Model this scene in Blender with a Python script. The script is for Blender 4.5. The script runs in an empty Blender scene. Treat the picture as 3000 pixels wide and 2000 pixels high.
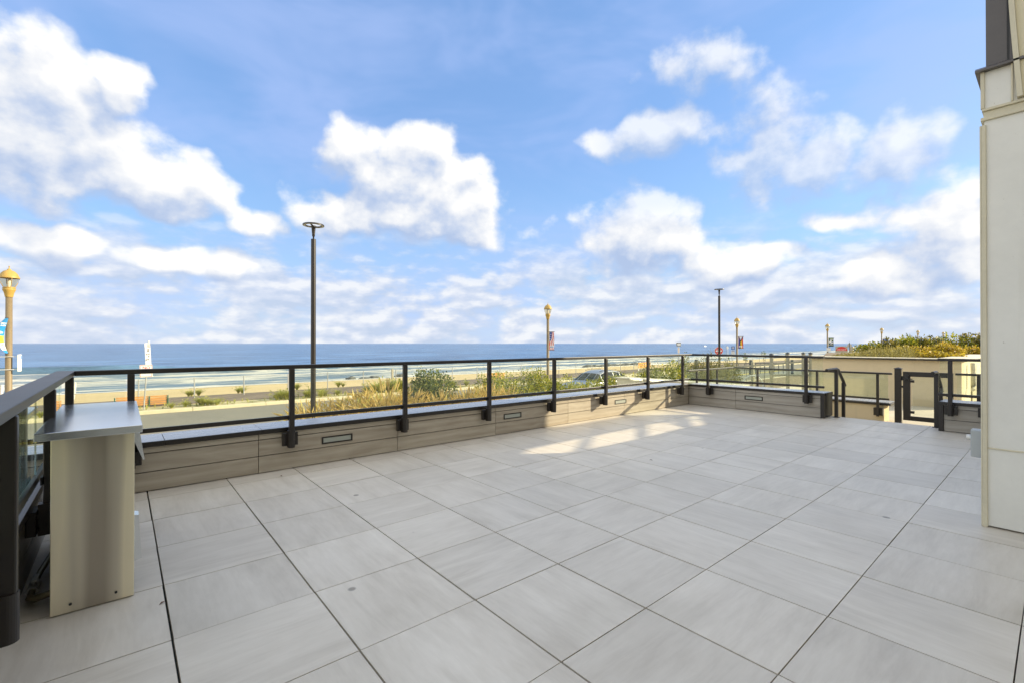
import bpy, bmesh, math, random
from mathutils import Vector, Matrix, geometry, noise
random.seed(7)
R = math.radians
S = bpy.context.scene
COL = S.collection
T = 0.61                      # tile pitch
SUN = Vector((1.5, -1.0, 0.7)).normalized()

# ------------------------------------------------------------------ mesh collector
class MB:
    def __init__(s):
        s.v = []; s.f = []; s.m = []; s.smooth = []
    def add(s, vs, fs, mi=0, sm=False):
        o = len(s.v); s.v += [tuple(p) for p in vs]
        for f in fs:
            s.f.append(tuple(o + i for i in f)); s.m.append(mi); s.smooth.append(sm)
        return s
    def box(s, x0, x1, y0, y1, z0, z1, b=0.0, mi=0):
        if b <= 0:
            vs = [(x, y, z) for z in (z0, z1) for y in (y0, y1) for x in (x0, x1)]
            s.add(vs, [(0,2,3,1),(4,5,7,6),(0,1,5,4),(2,6,7,3),(0,4,6,2),(1,3,7,5)], mi)
            return s
        bm = bmesh.new(); bmesh.ops.create_cube(bm, size=1)
        for v in bm.verts:
            v.co = Vector(((x0+x1)/2 + v.co.x*(x1-x0), (y0+y1)/2 + v.co.y*(y1-y0), (z0+z1)/2 + v.co.z*(z1-z0)))
        b = min(b, .45*min(x1-x0, y1-y0, z1-z0))
        bmesh.ops.bevel(bm, geom=list(bm.edges), offset=b, segments=2, profile=.5, affect='EDGES')
        bm.verts.index_update()
        s.add([v.co[:] for v in bm.verts], [[v.index for v in f.verts] for f in bm.faces], mi); bm.free()
        return s
    def prism(s, poly, axis, a0, a1, mi=0):
        # poly: list of 2D points; axis the extrude axis
        def P(p, a):
            return {'x': (a, p[0], p[1]), 'y': (p[0], a, p[1]), 'z': (p[0], p[1], a)}[axis]
        n = len(poly); vs = [P(p, a0) for p in poly] + [P(p, a1) for p in poly]
        fs = [tuple(range(n))[::-1], tuple(range(n, 2*n))] + [(i, (i+1) % n, n+(i+1) % n, n+i) for i in range(n)]
        return s.add(vs, fs, mi)
    def tube(s, pts, r, n=10, mi=0, caps=True, rr=None):
        pts = [Vector(p) for p in pts]; rings = []
        up = Vector((0, 0, 1))
        for i, p in enumerate(pts):
            t = (pts[min(i+1, len(pts)-1)] - pts[max(i-1, 0)]).normalized()
            a = up if abs(t.dot(up)) < .95 else Vector((1, 0, 0))
            u = t.cross(a).normalized(); w = u.cross(t).normalized()
            q = rr[i] if rr else r
            rings.append([p + u*math.cos(2*math.pi*k/n)*q + w*math.sin(2*math.pi*k/n)*q for k in range(n)])
        vs = [v for rg in rings for v in rg]; fs = []
        for i in range(len(pts)-1):
            for k in range(n):
                fs.append((i*n+k, i*n+(k+1) % n, (i+1)*n+(k+1) % n, (i+1)*n+k))
        s.add(vs, fs, mi, True)
        if caps:
            s.add(rings[0], [tuple(range(n))], mi); s.add(rings[-1], [tuple(range(n))[::-1]], mi)
        return s
    def lathe(s, prof, c=(0, 0), n=20, mi=0):
        vs = [(c[0]+r*math.cos(2*math.pi*k/n), c[1]+r*math.sin(2*math.pi*k/n), z) for r, z in prof for k in range(n)]
        fs = [(i*n+k, i*n+(k+1) % n, (i+1)*n+(k+1) % n, (i+1)*n+k) for i in range(len(prof)-1) for k in range(n)]
        return s.add(vs, fs, mi, True)
    def build(s, name, mat, parent=None, origin=None, kind=None):
        me = bpy.data.meshes.new(name); o = bpy.data.objects.new(name, me); COL.objects.link(o)
        off = Vector((0, 0, 0))
        if parent is not None:
            p = parent
            while p is not None: off += p.location; p = p.parent
        elif origin is not None:
            off = Vector(origin); o.location = off
        me.from_pydata([tuple(Vector(v) - off) for v in s.v], [], s.f)
        mats = mat if isinstance(mat, (list, tuple)) else [mat]
        for m in mats: me.materials.append(m)
        me.polygons.foreach_set('material_index', s.m); me.polygons.foreach_set('use_smooth', s.smooth)
        me.update()
        bm = bmesh.new(); bm.from_mesh(me); 
        if len(bm.faces) < 30000 and not getattr(s, 'nofix', False): bmesh.ops.recalc_face_normals(bm, faces=bm.faces)
        bm.to_mesh(me); bm.free()
        if parent is not None: o.parent = parent
        if kind: o['kind'] = kind
        return o

def thing(name, label, cat, loc=(0, 0, 0), group=None):
    o = bpy.data.objects.new(name, None); COL.objects.link(o); o.location = loc
    o.empty_display_size = .2
    o['label'] = label; o['category'] = cat
    if group: o['group'] = group
    return o
def tag(o, label, cat, group=None):
    o['label'] = label; o['category'] = cat
    if group: o['group'] = group
    return o
def copy_tree(o, parent=None):
    kids = [c for c in bpy.data.objects if c.parent == o]
    c = o.copy(); COL.objects.link(c); c.parent = parent
    for k in kids: copy_tree(k, c)
    return c

# ------------------------------------------------------------------ materials
def newmat(name):
    m = bpy.data.materials.new(name); m.use_nodes = True
    nt = m.node_tree; nt.nodes.clear()
    out = nt.nodes.new('ShaderNodeOutputMaterial')
    return m, nt, out
def N(nt, t, **k):
    n = nt.nodes.new(t)
    for a, b in k.items(): setattr(n, a, b)
    return n
def L(nt, a, b): nt.links.new(a, b)
def mth(nt, op, a, b=None, c=None, clamp=False):
    n = nt.nodes.new('ShaderNodeMath'); n.operation = op; n.use_clamp = clamp
    for i, x in enumerate((a, b, c)):
        if x is None: continue
        if isinstance(x, (int, float)): n.inputs[i].default_value = x
        else: nt.links.new(x, n.inputs[i])
    return n.outputs[0]
def mixc(nt, f, a, b, mode='MIX'):
    n = nt.nodes.new('ShaderNodeMix'); n.data_type = 'RGBA'; n.blend_type = mode
    for x, s in ((f, n.inputs[0]), (a, n.inputs[6]), (b, n.inputs[7])):
        if isinstance(x, (int, float)): s.default_value = x
        elif isinstance(x, (tuple, list)): s.default_value = (*x[:3], 1)
        else: nt.links.new(x, s)
    return n.outputs[2]
def ramp(nt, fac, stops):
    n = nt.nodes.new('ShaderNodeValToRGB'); el = n.color_ramp.elements
    while len(el) < len(stops): el.new(.5)
    for e, (p, c) in zip(el, stops):
        e.position = p; e.color = (*c, 1) if len(c) == 3 else c
    nt.links.new(fac, n.inputs[0]); return n.outputs[0]
def sstep(nt, x, a, b):
    n = nt.nodes.new('ShaderNodeMapRange'); n.interpolation_type = 'SMOOTHSTEP'
    n.inputs[1].default_value = a; n.inputs[2].default_value = b
    nt.links.new(x, n.inputs[0]); return n.outputs[0]
def noi(nt, vec, scale, detail=4, rough=.5, dist=0, dim='3D'):
    n = nt.nodes.new('ShaderNodeTexNoise'); n.noise_dimensions = dim
    n.inputs['Scale'].default_value = scale; n.inputs['Detail'].default_value = detail
    n.inputs['Roughness'].default_value = rough; n.inputs['Distortion'].default_value = dist
    if vec is not None: nt.links.new(vec, n.inputs['Vector'])
    return n.outputs['Fac']
def mapping(nt, vec, sc=(1, 1, 1), rot=(0, 0, 0), loc=(0, 0, 0)):
    n = nt.nodes.new('ShaderNodeMapping'); n.inputs['Scale'].default_value = sc
    n.inputs['Rotation'].default_value = rot; n.inputs['Location'].default_value = loc
    nt.links.new(vec, n.inputs['Vector']); return n.outputs[0]
def bump(nt, h, strength, dist=.01):
    n = nt.nodes.new('ShaderNodeBump'); n.inputs['Strength'].default_value = strength
    n.inputs['Distance'].default_value = dist; nt.links.new(h, n.inputs['Height']); return n.outputs[0]
def bsdf(nt, out, col, rough=.5, metal=0, normal=None, spec=.5, coat=0):
    p = nt.nodes.new('ShaderNodeBsdfPrincipled')
    for x, k in ((col, 'Base Color'), (rough, 'Roughness'), (metal, 'Metallic')):
        if isinstance(x, (int, float)): p.inputs[k].default_value = x
        elif isinstance(x, (tuple, list)): p.inputs[k].default_value = (*x[:3], 1)
        else: nt.links.new(x, p.inputs[k])
    p.inputs['Specular IOR Level'].default_value = spec
    p.inputs['Coat Weight'].default_value = coat
    if normal is not None: nt.links.new(normal, p.inputs['Normal'])
    nt.links.new(p.outputs[0], out.inputs[0]); return p
def mk(name, col, rough=.5, metal=0, var=.12, scale=6, detail=5, bstr=0, bscale=80, st=(1, 1, 1), spec=.5, coat=0, world=True, rv=.2):
    """base colour with uneven tone at two scales, rough variation, fine bump"""
    m, nt, out = newmat(name)
    if world: vec = N(nt, 'ShaderNodeNewGeometry').outputs['Position']
    else: vec = N(nt, 'ShaderNodeTexCoord').outputs['Object']
    v = mapping(nt, vec, st)
    n1 = noi(nt, v, scale, detail, .6); n2 = noi(nt, v, scale*7, 3, .6)
    f = mth(nt, 'ADD', mth(nt, 'MULTIPLY', n1, .7), mth(nt, 'MULTIPLY', n2, .3))
    lo = tuple(c*(1-var) for c in col); hi = tuple(min(1, c*(1+var)) for c in col)
    c = ramp(nt, f, [(.3, lo), (.7, hi)])
    r = mth(nt, 'ADD', mth(nt, 'MULTIPLY', n1, rv), rough-rv/2, clamp=True)
    nrm = bump(nt, noi(nt, v, bscale, 3, .6), bstr, .004) if bstr else None
    bsdf(nt, out, c, r, metal, nrm, spec, coat); return m

M = {}
M['bronze'] = mk('bronze_metal', (.015, .011, .008), .40, .0, .15, 2, spec=.5, rv=.06)
M['bronze_far'] = M['bronze']
M['galv'] = mk('galvanized', (.42, .42, .40), .5, .6, .15, 4)
M['white_paint'] = mk('white_paint', (.72, .70, .64), .5, 0, .12, 3)
M['white_metal'] = mk('white_metal', (.62, .62, .58), .4, .2, .1, 4)
M['stucco'] = mk('tan_stucco', (.64, .53, .34), .85, 0, .07, 1.2, bstr=.25, bscale=160)
M['stucco_pale'] = mk('pale_stucco', (.66, .60, .42), .85, 0, .06, 1.2, bstr=.2, bscale=160)
M['cream_trim'] = mk('cream_trim', (.62, .57, .42), .6, 0, .1, 5, bstr=.2, bscale=60)
M['panel'] = mk('column_panel', (.74, .73, .67), .6, 0, .06, 2.0, bstr=.12, bscale=260)
M['concrete'] = mk('concrete', (.52, .46, .34), .85, 0, .14, 1.5, bstr=.3, bscale=60)
M['curb'] = mk('curb_stone', (.60, .54, .36), .85, 0, .14, 1.0, bstr=.3, bscale=40)
M['asphalt'] = mk('asphalt', (.20, .185, .135), .9, 0, .14, .6, bstr=.5, bscale=50)
M['wood_orange'] = mk('bench_wood', (.50, .24, .07), .55, 0, .3, 3, st=(1, 8, 8))
M['green_iron'] = mk('green_iron', (.03, .10, .06), .5, 0, .2, 8)
M['grey_wood'] = mk('grey_timber', (.40, .36, .26), .85, 0, .22, 3, st=(2, 2, 9), bstr=.3, bscale=60)
M['dark_wood'] = mk('dark_timber', (.08, .09, .09), .8, 0, .3, 3)
M['rubber'] = mk('rubber', (.02, .02, .02), .9, 0, .2, 10)
M['gold'] = mk('ochre_enamel', (.42, .27, .06), .5, 0, .15, 6)
M['pole_tan'] = mk('tan_pole', (.20, .15, .08), .55, 0, .22, 10, st=(1, 1, 6), bstr=.1)
M['red'] = mk('sign_red', (.55, .03, .02), .45, 0, .12, 6)
M['white'] = mk('sign_white', (.80, .79, .74), .45, 0, .06, 6)
M['black'] = mk('sign_black', (.015, .015, .015), .5, 0, .1, 6)
M['blue'] = mk('sign_blue', (.02, .07, .28), .45, 0, .1, 6)
M['sky_blue'] = mk('banner_blue', (.02, .26, .62), .6, 0, .1, 6)
M['yellow'] = mk('banner_yellow', (.85, .62, .04), .6, 0, .1, 6)
M['green'] = mk('banner_green', (.02, .045, .03), .6, 0, .15, 6)
M['banner_lime'] = mk('banner_lime', (.30, .42, .10), .6)
M['purple'] = mk('banner_purple', (.16, .03, .22), .6)
M['orange'] = mk('banner_orange', (.75, .25, .02), .6)
M['pink'] = mk('banner_pink', (.75, .42, .50), .6)
M['brown'] = mk('banner_brown', (.12, .05, .02), .6)
M['barrier'] = mk('barrier_orange', (.80, .34, .05), .7, 0, .25, 20)
M['rock'] = mk('jetty_rock', (.10, .105, .09), .85, 0, .35, 1.2, bstr=.5, bscale=8)
M['brass_pipe'] = mk('gas_pipe', (.22, .19, .12), .42, .8, .3, 14)
M['cable'] = mk('black_cable', (.012, .012, .012), .5)
M['box_grey'] = mk('grey_pvc', (.40, .42, .41), .5, 0, .06, 6)
M['soil'] = mk('planting_soil', (.16, .12, .07), .95, 0, .3, 3, bstr=.5, bscale=20)
M['door_tan'] = mk('tan_door', (.50, .45, .28), .6)
M['window_bronze'] = mk('window_bronze', (.085, .075, .07), .35, 0, .1, 3, spec=.5)
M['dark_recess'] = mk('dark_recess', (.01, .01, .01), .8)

def speckle(m, scale=14, thr=.80, col=(.22, .18, .12), amt=.5):
    nt = m.node_tree; p = [n for n in nt.nodes if n.type == 'BSDF_PRINCIPLED'][0]; src = p.inputs['Base Color'].links[0].from_socket
    pos = N(nt, 'ShaderNodeNewGeometry').outputs['Position']
    k = sstep(nt, noi(nt, pos, scale, 3, .6), thr-.10, thr-.06); streak = sstep(nt, noi(nt, mapping(nt, pos, (7, 7, .5)), 1.3, 4, .6), .55, .78)
    c = mixc(nt, mth(nt, 'MULTIPLY', k, amt), src, col); c = mixc(nt, mth(nt, 'MULTIPLY', streak, .16), c, (.40, .36, .24)); L(nt, c, p.inputs['Base Color'])
speckle(M['panel'], 30, .80); speckle(M['stucco'], 9, .82); speckle(M['box_grey'], 60, .80, (.2, .2, .2), .3)
def glass(name, tint, refl=1.0, rough=0.0):
    m, nt, out = newmat(name)
    fr = N(nt, 'ShaderNodeFresnel'); bk = N(nt, 'ShaderNodeNewGeometry').outputs['Backfacing']
    L(nt, mth(nt, 'ADD', mth(nt, 'MULTIPLY', bk, 1/1.45-1.45), 1.45), fr.inputs[0])
    tr = N(nt, 'ShaderNodeBsdfTransparent'); tr.inputs[0].default_value = (*tint, 1)
    gl = N(nt, 'ShaderNodeBsdfGlossy'); gl.inputs[0].default_value = (.9, .95, .92, 1); gl.inputs[1].default_value = rough
    # thin film of salt and dust on the pane
    pos = N(nt, 'ShaderNodeNewGeometry').outputs['Position']
    d = noi(nt, mapping(nt, pos, (1.2, 1.2, 2.2)), 2.0, 6, .65)
    df = N(nt, 'ShaderNodeBsdfDiffuse'); df.inputs[0].default_value = (.62, .66, .55, 1)
    mx = N(nt, 'ShaderNodeMixShader'); L(nt, mth(nt, 'MULTIPLY', fr.outputs[0], refl), mx.inputs[0])
    L(nt, tr.outputs[0], mx.inputs[1]); L(nt, gl.outputs[0], mx.inputs[2])
    m2 = N(nt, 'ShaderNodeMixShader'); L(nt, mth(nt, 'MULTIPLY', sstep(nt, d, .35, .8), .04), m2.inputs[0])
    L(nt, mx.outputs[0], m2.inputs[1]); L(nt, df.outputs[0], m2.inputs[2])
    L(nt, m2.outputs[0], out.inputs[0]); return m
M['glass'] = glass('clear_glass', (.965, .985, .96))
M['glass_green'] = glass('green_glass', (.91, .955, .90), 1.5)
M['glass_lamp'] = glass('lamp_glass', (.85, .82, .72), 1.0, .1)
M['glass_dark'] = glass('dark_glass', (.16, .20, .17), 1.0)
def frosted():
    m, nt, out = newmat('frosted_lens'); bsdf(nt, out, (.34, .36, .31), .35, 0); return m
M['lens'] = frosted()

def tile_mat():
    m, nt, out = newmat('porcelain_paver')
    g = N(nt, 'ShaderNodeNewGeometry'); rnd = g.outputs['Random Per Island']
    # each paver gets its own shift of the veining
    cmb = N(nt, 'ShaderNodeCombineXYZ'); L(nt, mth(nt, 'MULTIPLY', rnd, 37.), cmb.inputs[0]); L(nt, mth(nt, 'MULTIPLY', rnd, 91.), cmb.inputs[2])
    va = N(nt, 'ShaderNodeVectorMath', operation='ADD'); L(nt, g.outputs['Position'], va.inputs[0]); L(nt, cmb.outputs[0], va.inputs[1])
    turn = mth(nt, 'GREATER_THAN', mth(nt, 'FRACT', mth(nt, 'MULTIPLY', rnd, 13.7)), .5)
    a = mapping(nt, va.outputs[0], (.9, 6., 1), (0, 0, .08)); b = mapping(nt, va.outputs[0], (6., .9, 1), (0, 0, .06))
    vm = N(nt, 'ShaderNodeMix', data_type='VECTOR'); L(nt, turn, vm.inputs[0]); L(nt, a, vm.inputs[4]); L(nt, b, vm.inputs[5]); v = vm.outputs[1]
    n1 = noi(nt, v, 1.6, 6, .62, .6); n2 = noi(nt, v, 7, 5, .7); cl = noi(nt, va.outputs[0], 2.2, 4, .6)
    f = mth(nt, 'ADD', mth(nt, 'ADD', mth(nt, 'MULTIPLY', n1, .5), mth(nt, 'MULTIPLY', n2, .22)), mth(nt, 'MULTIPLY', cl, .28))
    c = ramp(nt, f, [(.30, (.485, .428, .342)), (.5, (.606, .549, .458)), (.68, (.700, .645, .552))])
    tone = mth(nt, 'ADD', mth(nt, 'MULTIPLY', mth(nt, 'FRACT', mth(nt, 'MULTIPLY', rnd, 7.3)), .11), .95)
    c = mixc(nt, 1., c, None if False else (1, 1, 1), 'MULTIPLY')
    hs = N(nt, 'ShaderNodeHueSaturation'); L(nt, tone, hs.inputs['Value']); L(nt, c, hs.inputs['Color']); c = hs.outputs[0]
    # drips and grime that lie across the paving
    pos = g.outputs['Position']
    big = noi(nt, pos, .55, 5, .6); c = mixc(nt, mth(nt, 'MULTIPLY', sstep(nt, big, .50, .70), .28), c, (.40, .36, .28))
    vo = N(nt, 'ShaderNodeTexVoronoi'); vo.inputs['Scale'].default_value = 3.2; L(nt, pos, vo.inputs['Vector'])
    cellr = N(nt, 'ShaderNodeSeparateColor'); L(nt, vo.outputs['Color'], cellr.inputs[0])
    dd = N(nt, 'ShaderNodeVectorMath', operation='DISTANCE'); L(nt, pos, dd.inputs[0]); dd.inputs[1].default_value = (3.6, 1.2, 0)
    near = sstep(nt, dd.outputs['Value'], 1.9, .3)
    thr = mth(nt, 'ADD', mth(nt, 'MULTIPLY', near, .42), .045)
    on = mth(nt, 'LESS_THAN', cellr.outputs[0], thr)
    rad = mth(nt, 'ADD', mth(nt, 'MULTIPLY', cellr.outputs[1], .085), .03)
    sp = mth(nt, 'MULTIPLY', on, sstep(nt, mth(nt, 'SUBTRACT', rad, vo.outputs['Distance']), 0, .03))
    c = mixc(nt, mth(nt, 'MULTIPLY', sp, .72), c, (.16, .14, .11))
    scr = noi(nt, mapping(nt, pos, (30, 4, 1), (0, 0, .9)), 3, 4, .7)
    c = mixc(nt, mth(nt, 'MULTIPLY', sstep(nt, scr, .70, .80), .18), c, (.30, .27, .22))
    r = mth(nt, 'ADD', mth(nt, 'MULTIPLY', n1, .25), .32)
    bsdf(nt, out, c, r, 0, bump(nt, n2, .08, .003), .5); return m
M['tile'] = tile_mat()
def wood_tile(name, dark, light, axis):
    m, nt, out = newmat(name)
    g = N(nt, 'ShaderNodeNewGeometry'); rnd = g.outputs['Random Per Island']
    cmb = N(nt, 'ShaderNodeCombineXYZ'); L(nt, mth(nt, 'MULTIPLY', rnd, 53.), cmb.inputs[axis]); L(nt, mth(nt, 'MULTIPLY', rnd, 17.), cmb.inputs[2])
    va = N(nt, 'ShaderNodeVectorMath', operation='ADD'); L(nt, g.outputs['Position'], va.inputs[0]); L(nt, cmb.outputs[0], va.inputs[1])
    sc = [1.0, 1.0, 6.]; sc[1-axis] = 3.
    v = mapping(nt, va.outputs[0], tuple(sc))
    w = noi(nt, v, 1.1, 4, .55, 2.2)
    wv = N(nt, 'ShaderNodeTexWave'); wv.bands_direction = 'Z'; wv.inputs['Scale'].default_value = .55; wv.inputs['Distortion'].default_value = 9; wv.inputs['Detail'].default_value = 3
    wv.inputs['Detail Scale'].default_value = .8; L(nt, v, wv.inputs['Vector'])
    fine = noi(nt, mapping(nt, va.outputs[0], (sc[0]*3, sc[1]*3, 60.)), 1.2, 3, .6)
    f = mth(nt, 'ADD', mth(nt, 'ADD', mth(nt, 'MULTIPLY', w, .60), mth(nt, 'MULTIPLY', wv.outputs['Fac'], .16)), mth(nt, 'MULTIPLY', fine, .24))
    f = mth(nt, 'ADD', f, mth(nt, 'MULTIPLY', mth(nt, 'SUBTRACT', rnd, .5), .10))
    c = ramp(nt, f, [(.28, dark), (.72, light)])
    bsdf(nt, out, c, .48, 0, bump(nt, fine, .15, .002)); return m
M['plank_x'] = wood_tile('wood_look_cladding_x', (.300, .250, .185), (.470, .415, .325), 0)
M['plank_y'] = wood_tile('wood_look_cladding_y', (.270, .240, .195), (.410, .375, .315), 1)
M['cap'] = mk('coping_slab', (.32, .34, .37), .27, 0, .1, 3, st=(1, 3, 1), spec=.7, rv=.08)
def steel():
    m, nt, out = newmat('brushed_stainless')
    tc = N(nt, 'ShaderNodeNewGeometry').outputs['Position']
    s1 = noi(nt, mapping(nt, tc, (260, 260, 3)), 1, 3, .6); s2 = noi(nt, mapping(nt, tc, (9, 2, .5), (0, 0, 0), (2.3, 0, 0)), 1.0, 1.5, .4, .2)
    sp = noi(nt, tc, 30, 2, .5)
    c = ramp(nt, s2, [(.36, (.40, .355, .29)), (.5, (.60, .55, .45)), (.60, (.88, .80, .60))])  # light and dark reflection bands painted into the steel colour
    c = mixc(nt, mth(nt, 'MULTIPLY', sstep(nt, sp, .76, .80), .5), c, (.18, .12, .06))
    r = mth(nt, 'ADD', mth(nt, 'MULTIPLY', s1, .12), .34)
    wob = bump(nt, s2, .35, .02)
    p = bsdf(nt, out, c, r, .75, wob); return m
M['steel'] = steel()
M['steel_top'] = mk('stainless_top', (.72, .75, .79), .18, .95, .06, 2, rv=.08)

def sand():
    m, nt, out = newmat('beach_sand')
    p = N(nt, 'ShaderNodeNewGeometry').outputs['Position']
    n1 = noi(nt, mapping(nt, p, (.05, .25, .1)), 1, 6, .6); n2 = noi(nt, p, 2.2, 5, .7)
    c = ramp(nt, mth(nt, 'ADD', mth(nt, 'MULTIPLY', n1, .6), mth(nt, 'MULTIPLY', n2, .4)), [(.3, (.50, .37, .165)), (.7, (.66, .52, .26))])
    sx = N(nt, 'ShaderNodeSeparateXYZ'); L(nt, p, sx.inputs[0])
    wet = sstep(nt, mth(nt, 'ADD', sx.outputs[1], mth(nt, 'MULTIPLY', n1, 8)), 76, 80)
    c = mixc(nt, mth(nt, 'MULTIPLY', wet, .6), c, (.25, .21, .13))
    bsdf(nt, out, c, .9, 0, bump(nt, noi(nt, p, 3.5, 6, .7), .9, .12)); return m
M['sand'] = sand()
def verge():
    m, nt, out = newmat('sandy_verge')
    p = N(nt, 'ShaderNodeNewGeometry').outputs['Position']
    n1 = noi(nt, p, 1.3, 6, .65); c = ramp(nt, n1, [(.38, (.20, .19, .07)), (.5, (.50, .43, .22)), (.7, (.60, .52, .30))])
    bsdf(nt, out, c, .95, 0, bump(nt, noi(nt, p, 9, 5, .7), .8, .05)); return m
M['verge'] = verge()
def boards():
    m, nt, out = newmat('boardwalk_boards')
    p = N(nt, 'ShaderNodeNewGeometry').outputs['Position']
    v = mapping(nt, p, (1, 1, 1), (0, 0, R(45)))
    sx = N(nt, 'ShaderNodeSeparateXYZ'); L(nt, v, sx.inputs[0])
    q = mth(nt, 'MULTIPLY', sx.outputs[0], 1/.14); cell = mth(nt, 'FLOOR', q); fr = mth(nt, 'FRACT', q)
    wn = N(nt, 'ShaderNodeTexWhiteNoise', noise_dimensions='1D'); L(nt, cell, wn.inputs['W'])
    c = ramp(nt, mth(nt, 'ADD', mth(nt, 'MULTIPLY', wn.outputs[0], .6), mth(nt, 'MULTIPLY', noi(nt, p, 4, 4, .6), .4)), [(.2, (.135, .10, .062)), (.8, (.235, .18, .115))])
    gap = mth(nt, 'LESS_THAN', fr, .1); c = mixc(nt, gap, c, (.04, .03, .02))
    bsdf(nt, out, c, .8); return m
M['boards'] = boards()
def sea():
    m, nt, out = newmat('sea_water')
    p = N(nt, 'ShaderNodeNewGeometry').outputs['Position']
    sx = N(nt, 'ShaderNodeSeparateXYZ'); L(nt, p, sx.inputs[0]); y = sx.outputs[1]
    sw = noi(nt, mapping(nt, p, (.035, .11, .1), (0, 0, -.12)), 1, 7, .62, .3)
    ch = noi(nt, mapping(nt, p, (.22, .75, .1), (0, 0, .1)), 1, 6, .65)
    far = sstep(nt, y, 120, 900)
    base = mixc(nt, far, (.026, .078, .170), (.009, .048, .145))
    base = mixc(nt, sstep(nt, mth(nt, 'ADD', sw, mth(nt, 'MULTIPLY', ch, .4)), .55, .85), base, (.10, .22, .40))
    green = mth(nt, 'MULTIPLY', sstep(nt, y, 150, 118), .7); base = mixc(nt, green, base, (.10, .15, .14))
    # surf: long torn bands of foam between the breaker line and the sand
    wob = noi(nt, mapping(nt, p, (.02, .02, .1)), 1, 3, .5)
    yy = mth(nt, 'ADD', y, mth(nt, 'MULTIPLY', mth(nt, 'SUBTRACT', wob, .5), 18))
    zone = mth(nt, 'MULTIPLY', sstep(nt, yy, 128, 116), sstep(nt, yy, 68, 76))
    f1 = noi(nt, mapping(nt, p, (.07, .33, .1), (0, 0, .05)), 1, 8, .68, .6)
    band = N(nt, 'ShaderNodeTexWave'); band.bands_direction = 'Y'; band.inputs['Scale'].default_value = .022; band.inputs['Distortion'].default_value = 9
    band.inputs['Detail'].default_value = 4; band.inputs['Detail Scale'].default_value = 1.; L(nt, mapping(nt, p, (.25, 1, 1)), band.inputs['Vector'])
    f = mth(nt, 'ADD', mth(nt, 'MULTIPLY', f1, 1.0), mth(nt, 'MULTIPLY', band.outputs['Fac'], .16))
    foam = mth(nt, 'MULTIPLY', sstep(nt, f, .51, .68), zone)
    # white caps out at sea
    cap = noi(nt, mapping(nt, p, (.05, .17, .1), (0, 0, .15), (31, 7, 0)), 1, 5, .7)
    caps = mth(nt, 'MULTIPLY', sstep(nt, cap, .725, .76), .7)
    fm = mth(nt, 'MAXIMUM', foam, caps)
    at = N(nt, 'ShaderNodeAttribute'); at.attribute_name = 'foam'; fm = mth(nt, 'MAXIMUM', fm, at.outputs['Fac'])
    c = mixc(nt, fm, base, (.58, .565, .47))
    h = mth(nt, 'ADD', mth(nt, 'MULTIPLY', sw, 1.5), mth(nt, 'MULTIPLY', ch, .45))
    r = mth(nt, 'ADD', mth(nt, 'MULTIPLY', fm, .6), .28)
    bsdf(nt, out, c, r, 0, bump(nt, h, .9, 1.2), .35); return m
M['sea'] = sea()
def leaf(name, stops, rough=.55, trans=.3):
    m, nt, out = newmat(name)
    g = N(nt, 'ShaderNodeNewGeometry'); c = ramp(nt, g.outputs['Random Per Island'], stops)
    cl = noi(nt, g.outputs['Position'], 1.6, 3, .6)
    hs = N(nt, 'ShaderNodeHueSaturation'); L(nt, mth(nt, 'ADD', mth(nt, 'MULTIPLY', cl, .9), .55), hs.inputs['Value']); L(nt, c, hs.inputs['Color'])
    p = N(nt, 'ShaderNodeBsdfPrincipled'); L(nt, hs.outputs[0], p.inputs['Base Color']); p.inputs['Roughness'].default_value = rough
    t = N(nt, 'ShaderNodeBsdfTranslucent'); L(nt, hs.outputs[0], t.inputs[0])
    mx = N(nt, 'ShaderNodeMixShader'); mx.inputs[0].default_value = trans
    L(nt, p.outputs[0], mx.inputs[1]); L(nt, t.outputs[0], mx.inputs[2]); L(nt, mx.outputs[0], out.inputs[0]); return m
M['leaf_hedge'] = leaf('hedge_leaves', [(0, (.08, .10, .012)), (.45, (.24, .28, .022)), (.8, (.50, .48, .04)), (1, (.62, .48, .04))])
M['leaf_dark'] = leaf('dark_leaves', [(0, (.04, .065, .02)), (.5, (.12, .16, .035)), (.85, (.28, .30, .05)), (1, (.35, .28, .05))])
M['leaf_yellow'] = leaf('yellow_leaves', [(0, (.18, .14, .02)), (.4, (.42, .34, .03)), (.8, (.66, .50, .04)), (1, (.40, .18, .04))])
M['leaf_olive'] = leaf('olive_leaves', [(0, (.05, .06, .015)), (.5, (.15, .15, .03)), (1, (.36, .28, .05))])
M['grass_tan'] = leaf('tan_grass', [(0, (.30, .22, .06)), (.4, (.58, .44, .15)), (.8, (.78, .58, .20)), (1, (.42, .45, .11))], .6, .35)
M['grass_green'] = leaf('green_grass', [(0, (.17, .19, .04)), (.5, (.38, .40, .07)), (1, (.62, .56, .15))], .6, .35)
M['grass_olive'] = leaf('olive_grass', [(0, (.10, .09, .025)), (.4, (.24, .21, .06)), (.75, (.42, .36, .10)), (1, (.50, .42, .10))], .6, .35)
M['twig'] = mk('twig', (.10, .07, .04), .8)
M['car_paint'] = mk('silver_car_paint', (.36, .38, .40), .32, .4, .03, 3, coat=.5, rv=.04)
M['chrome'] = mk('bright_trim', (.7, .7, .7), .15, 1, .05, 5)
M['skin'] = mk('gel_white', (.8, .8, .8), .5)

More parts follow.
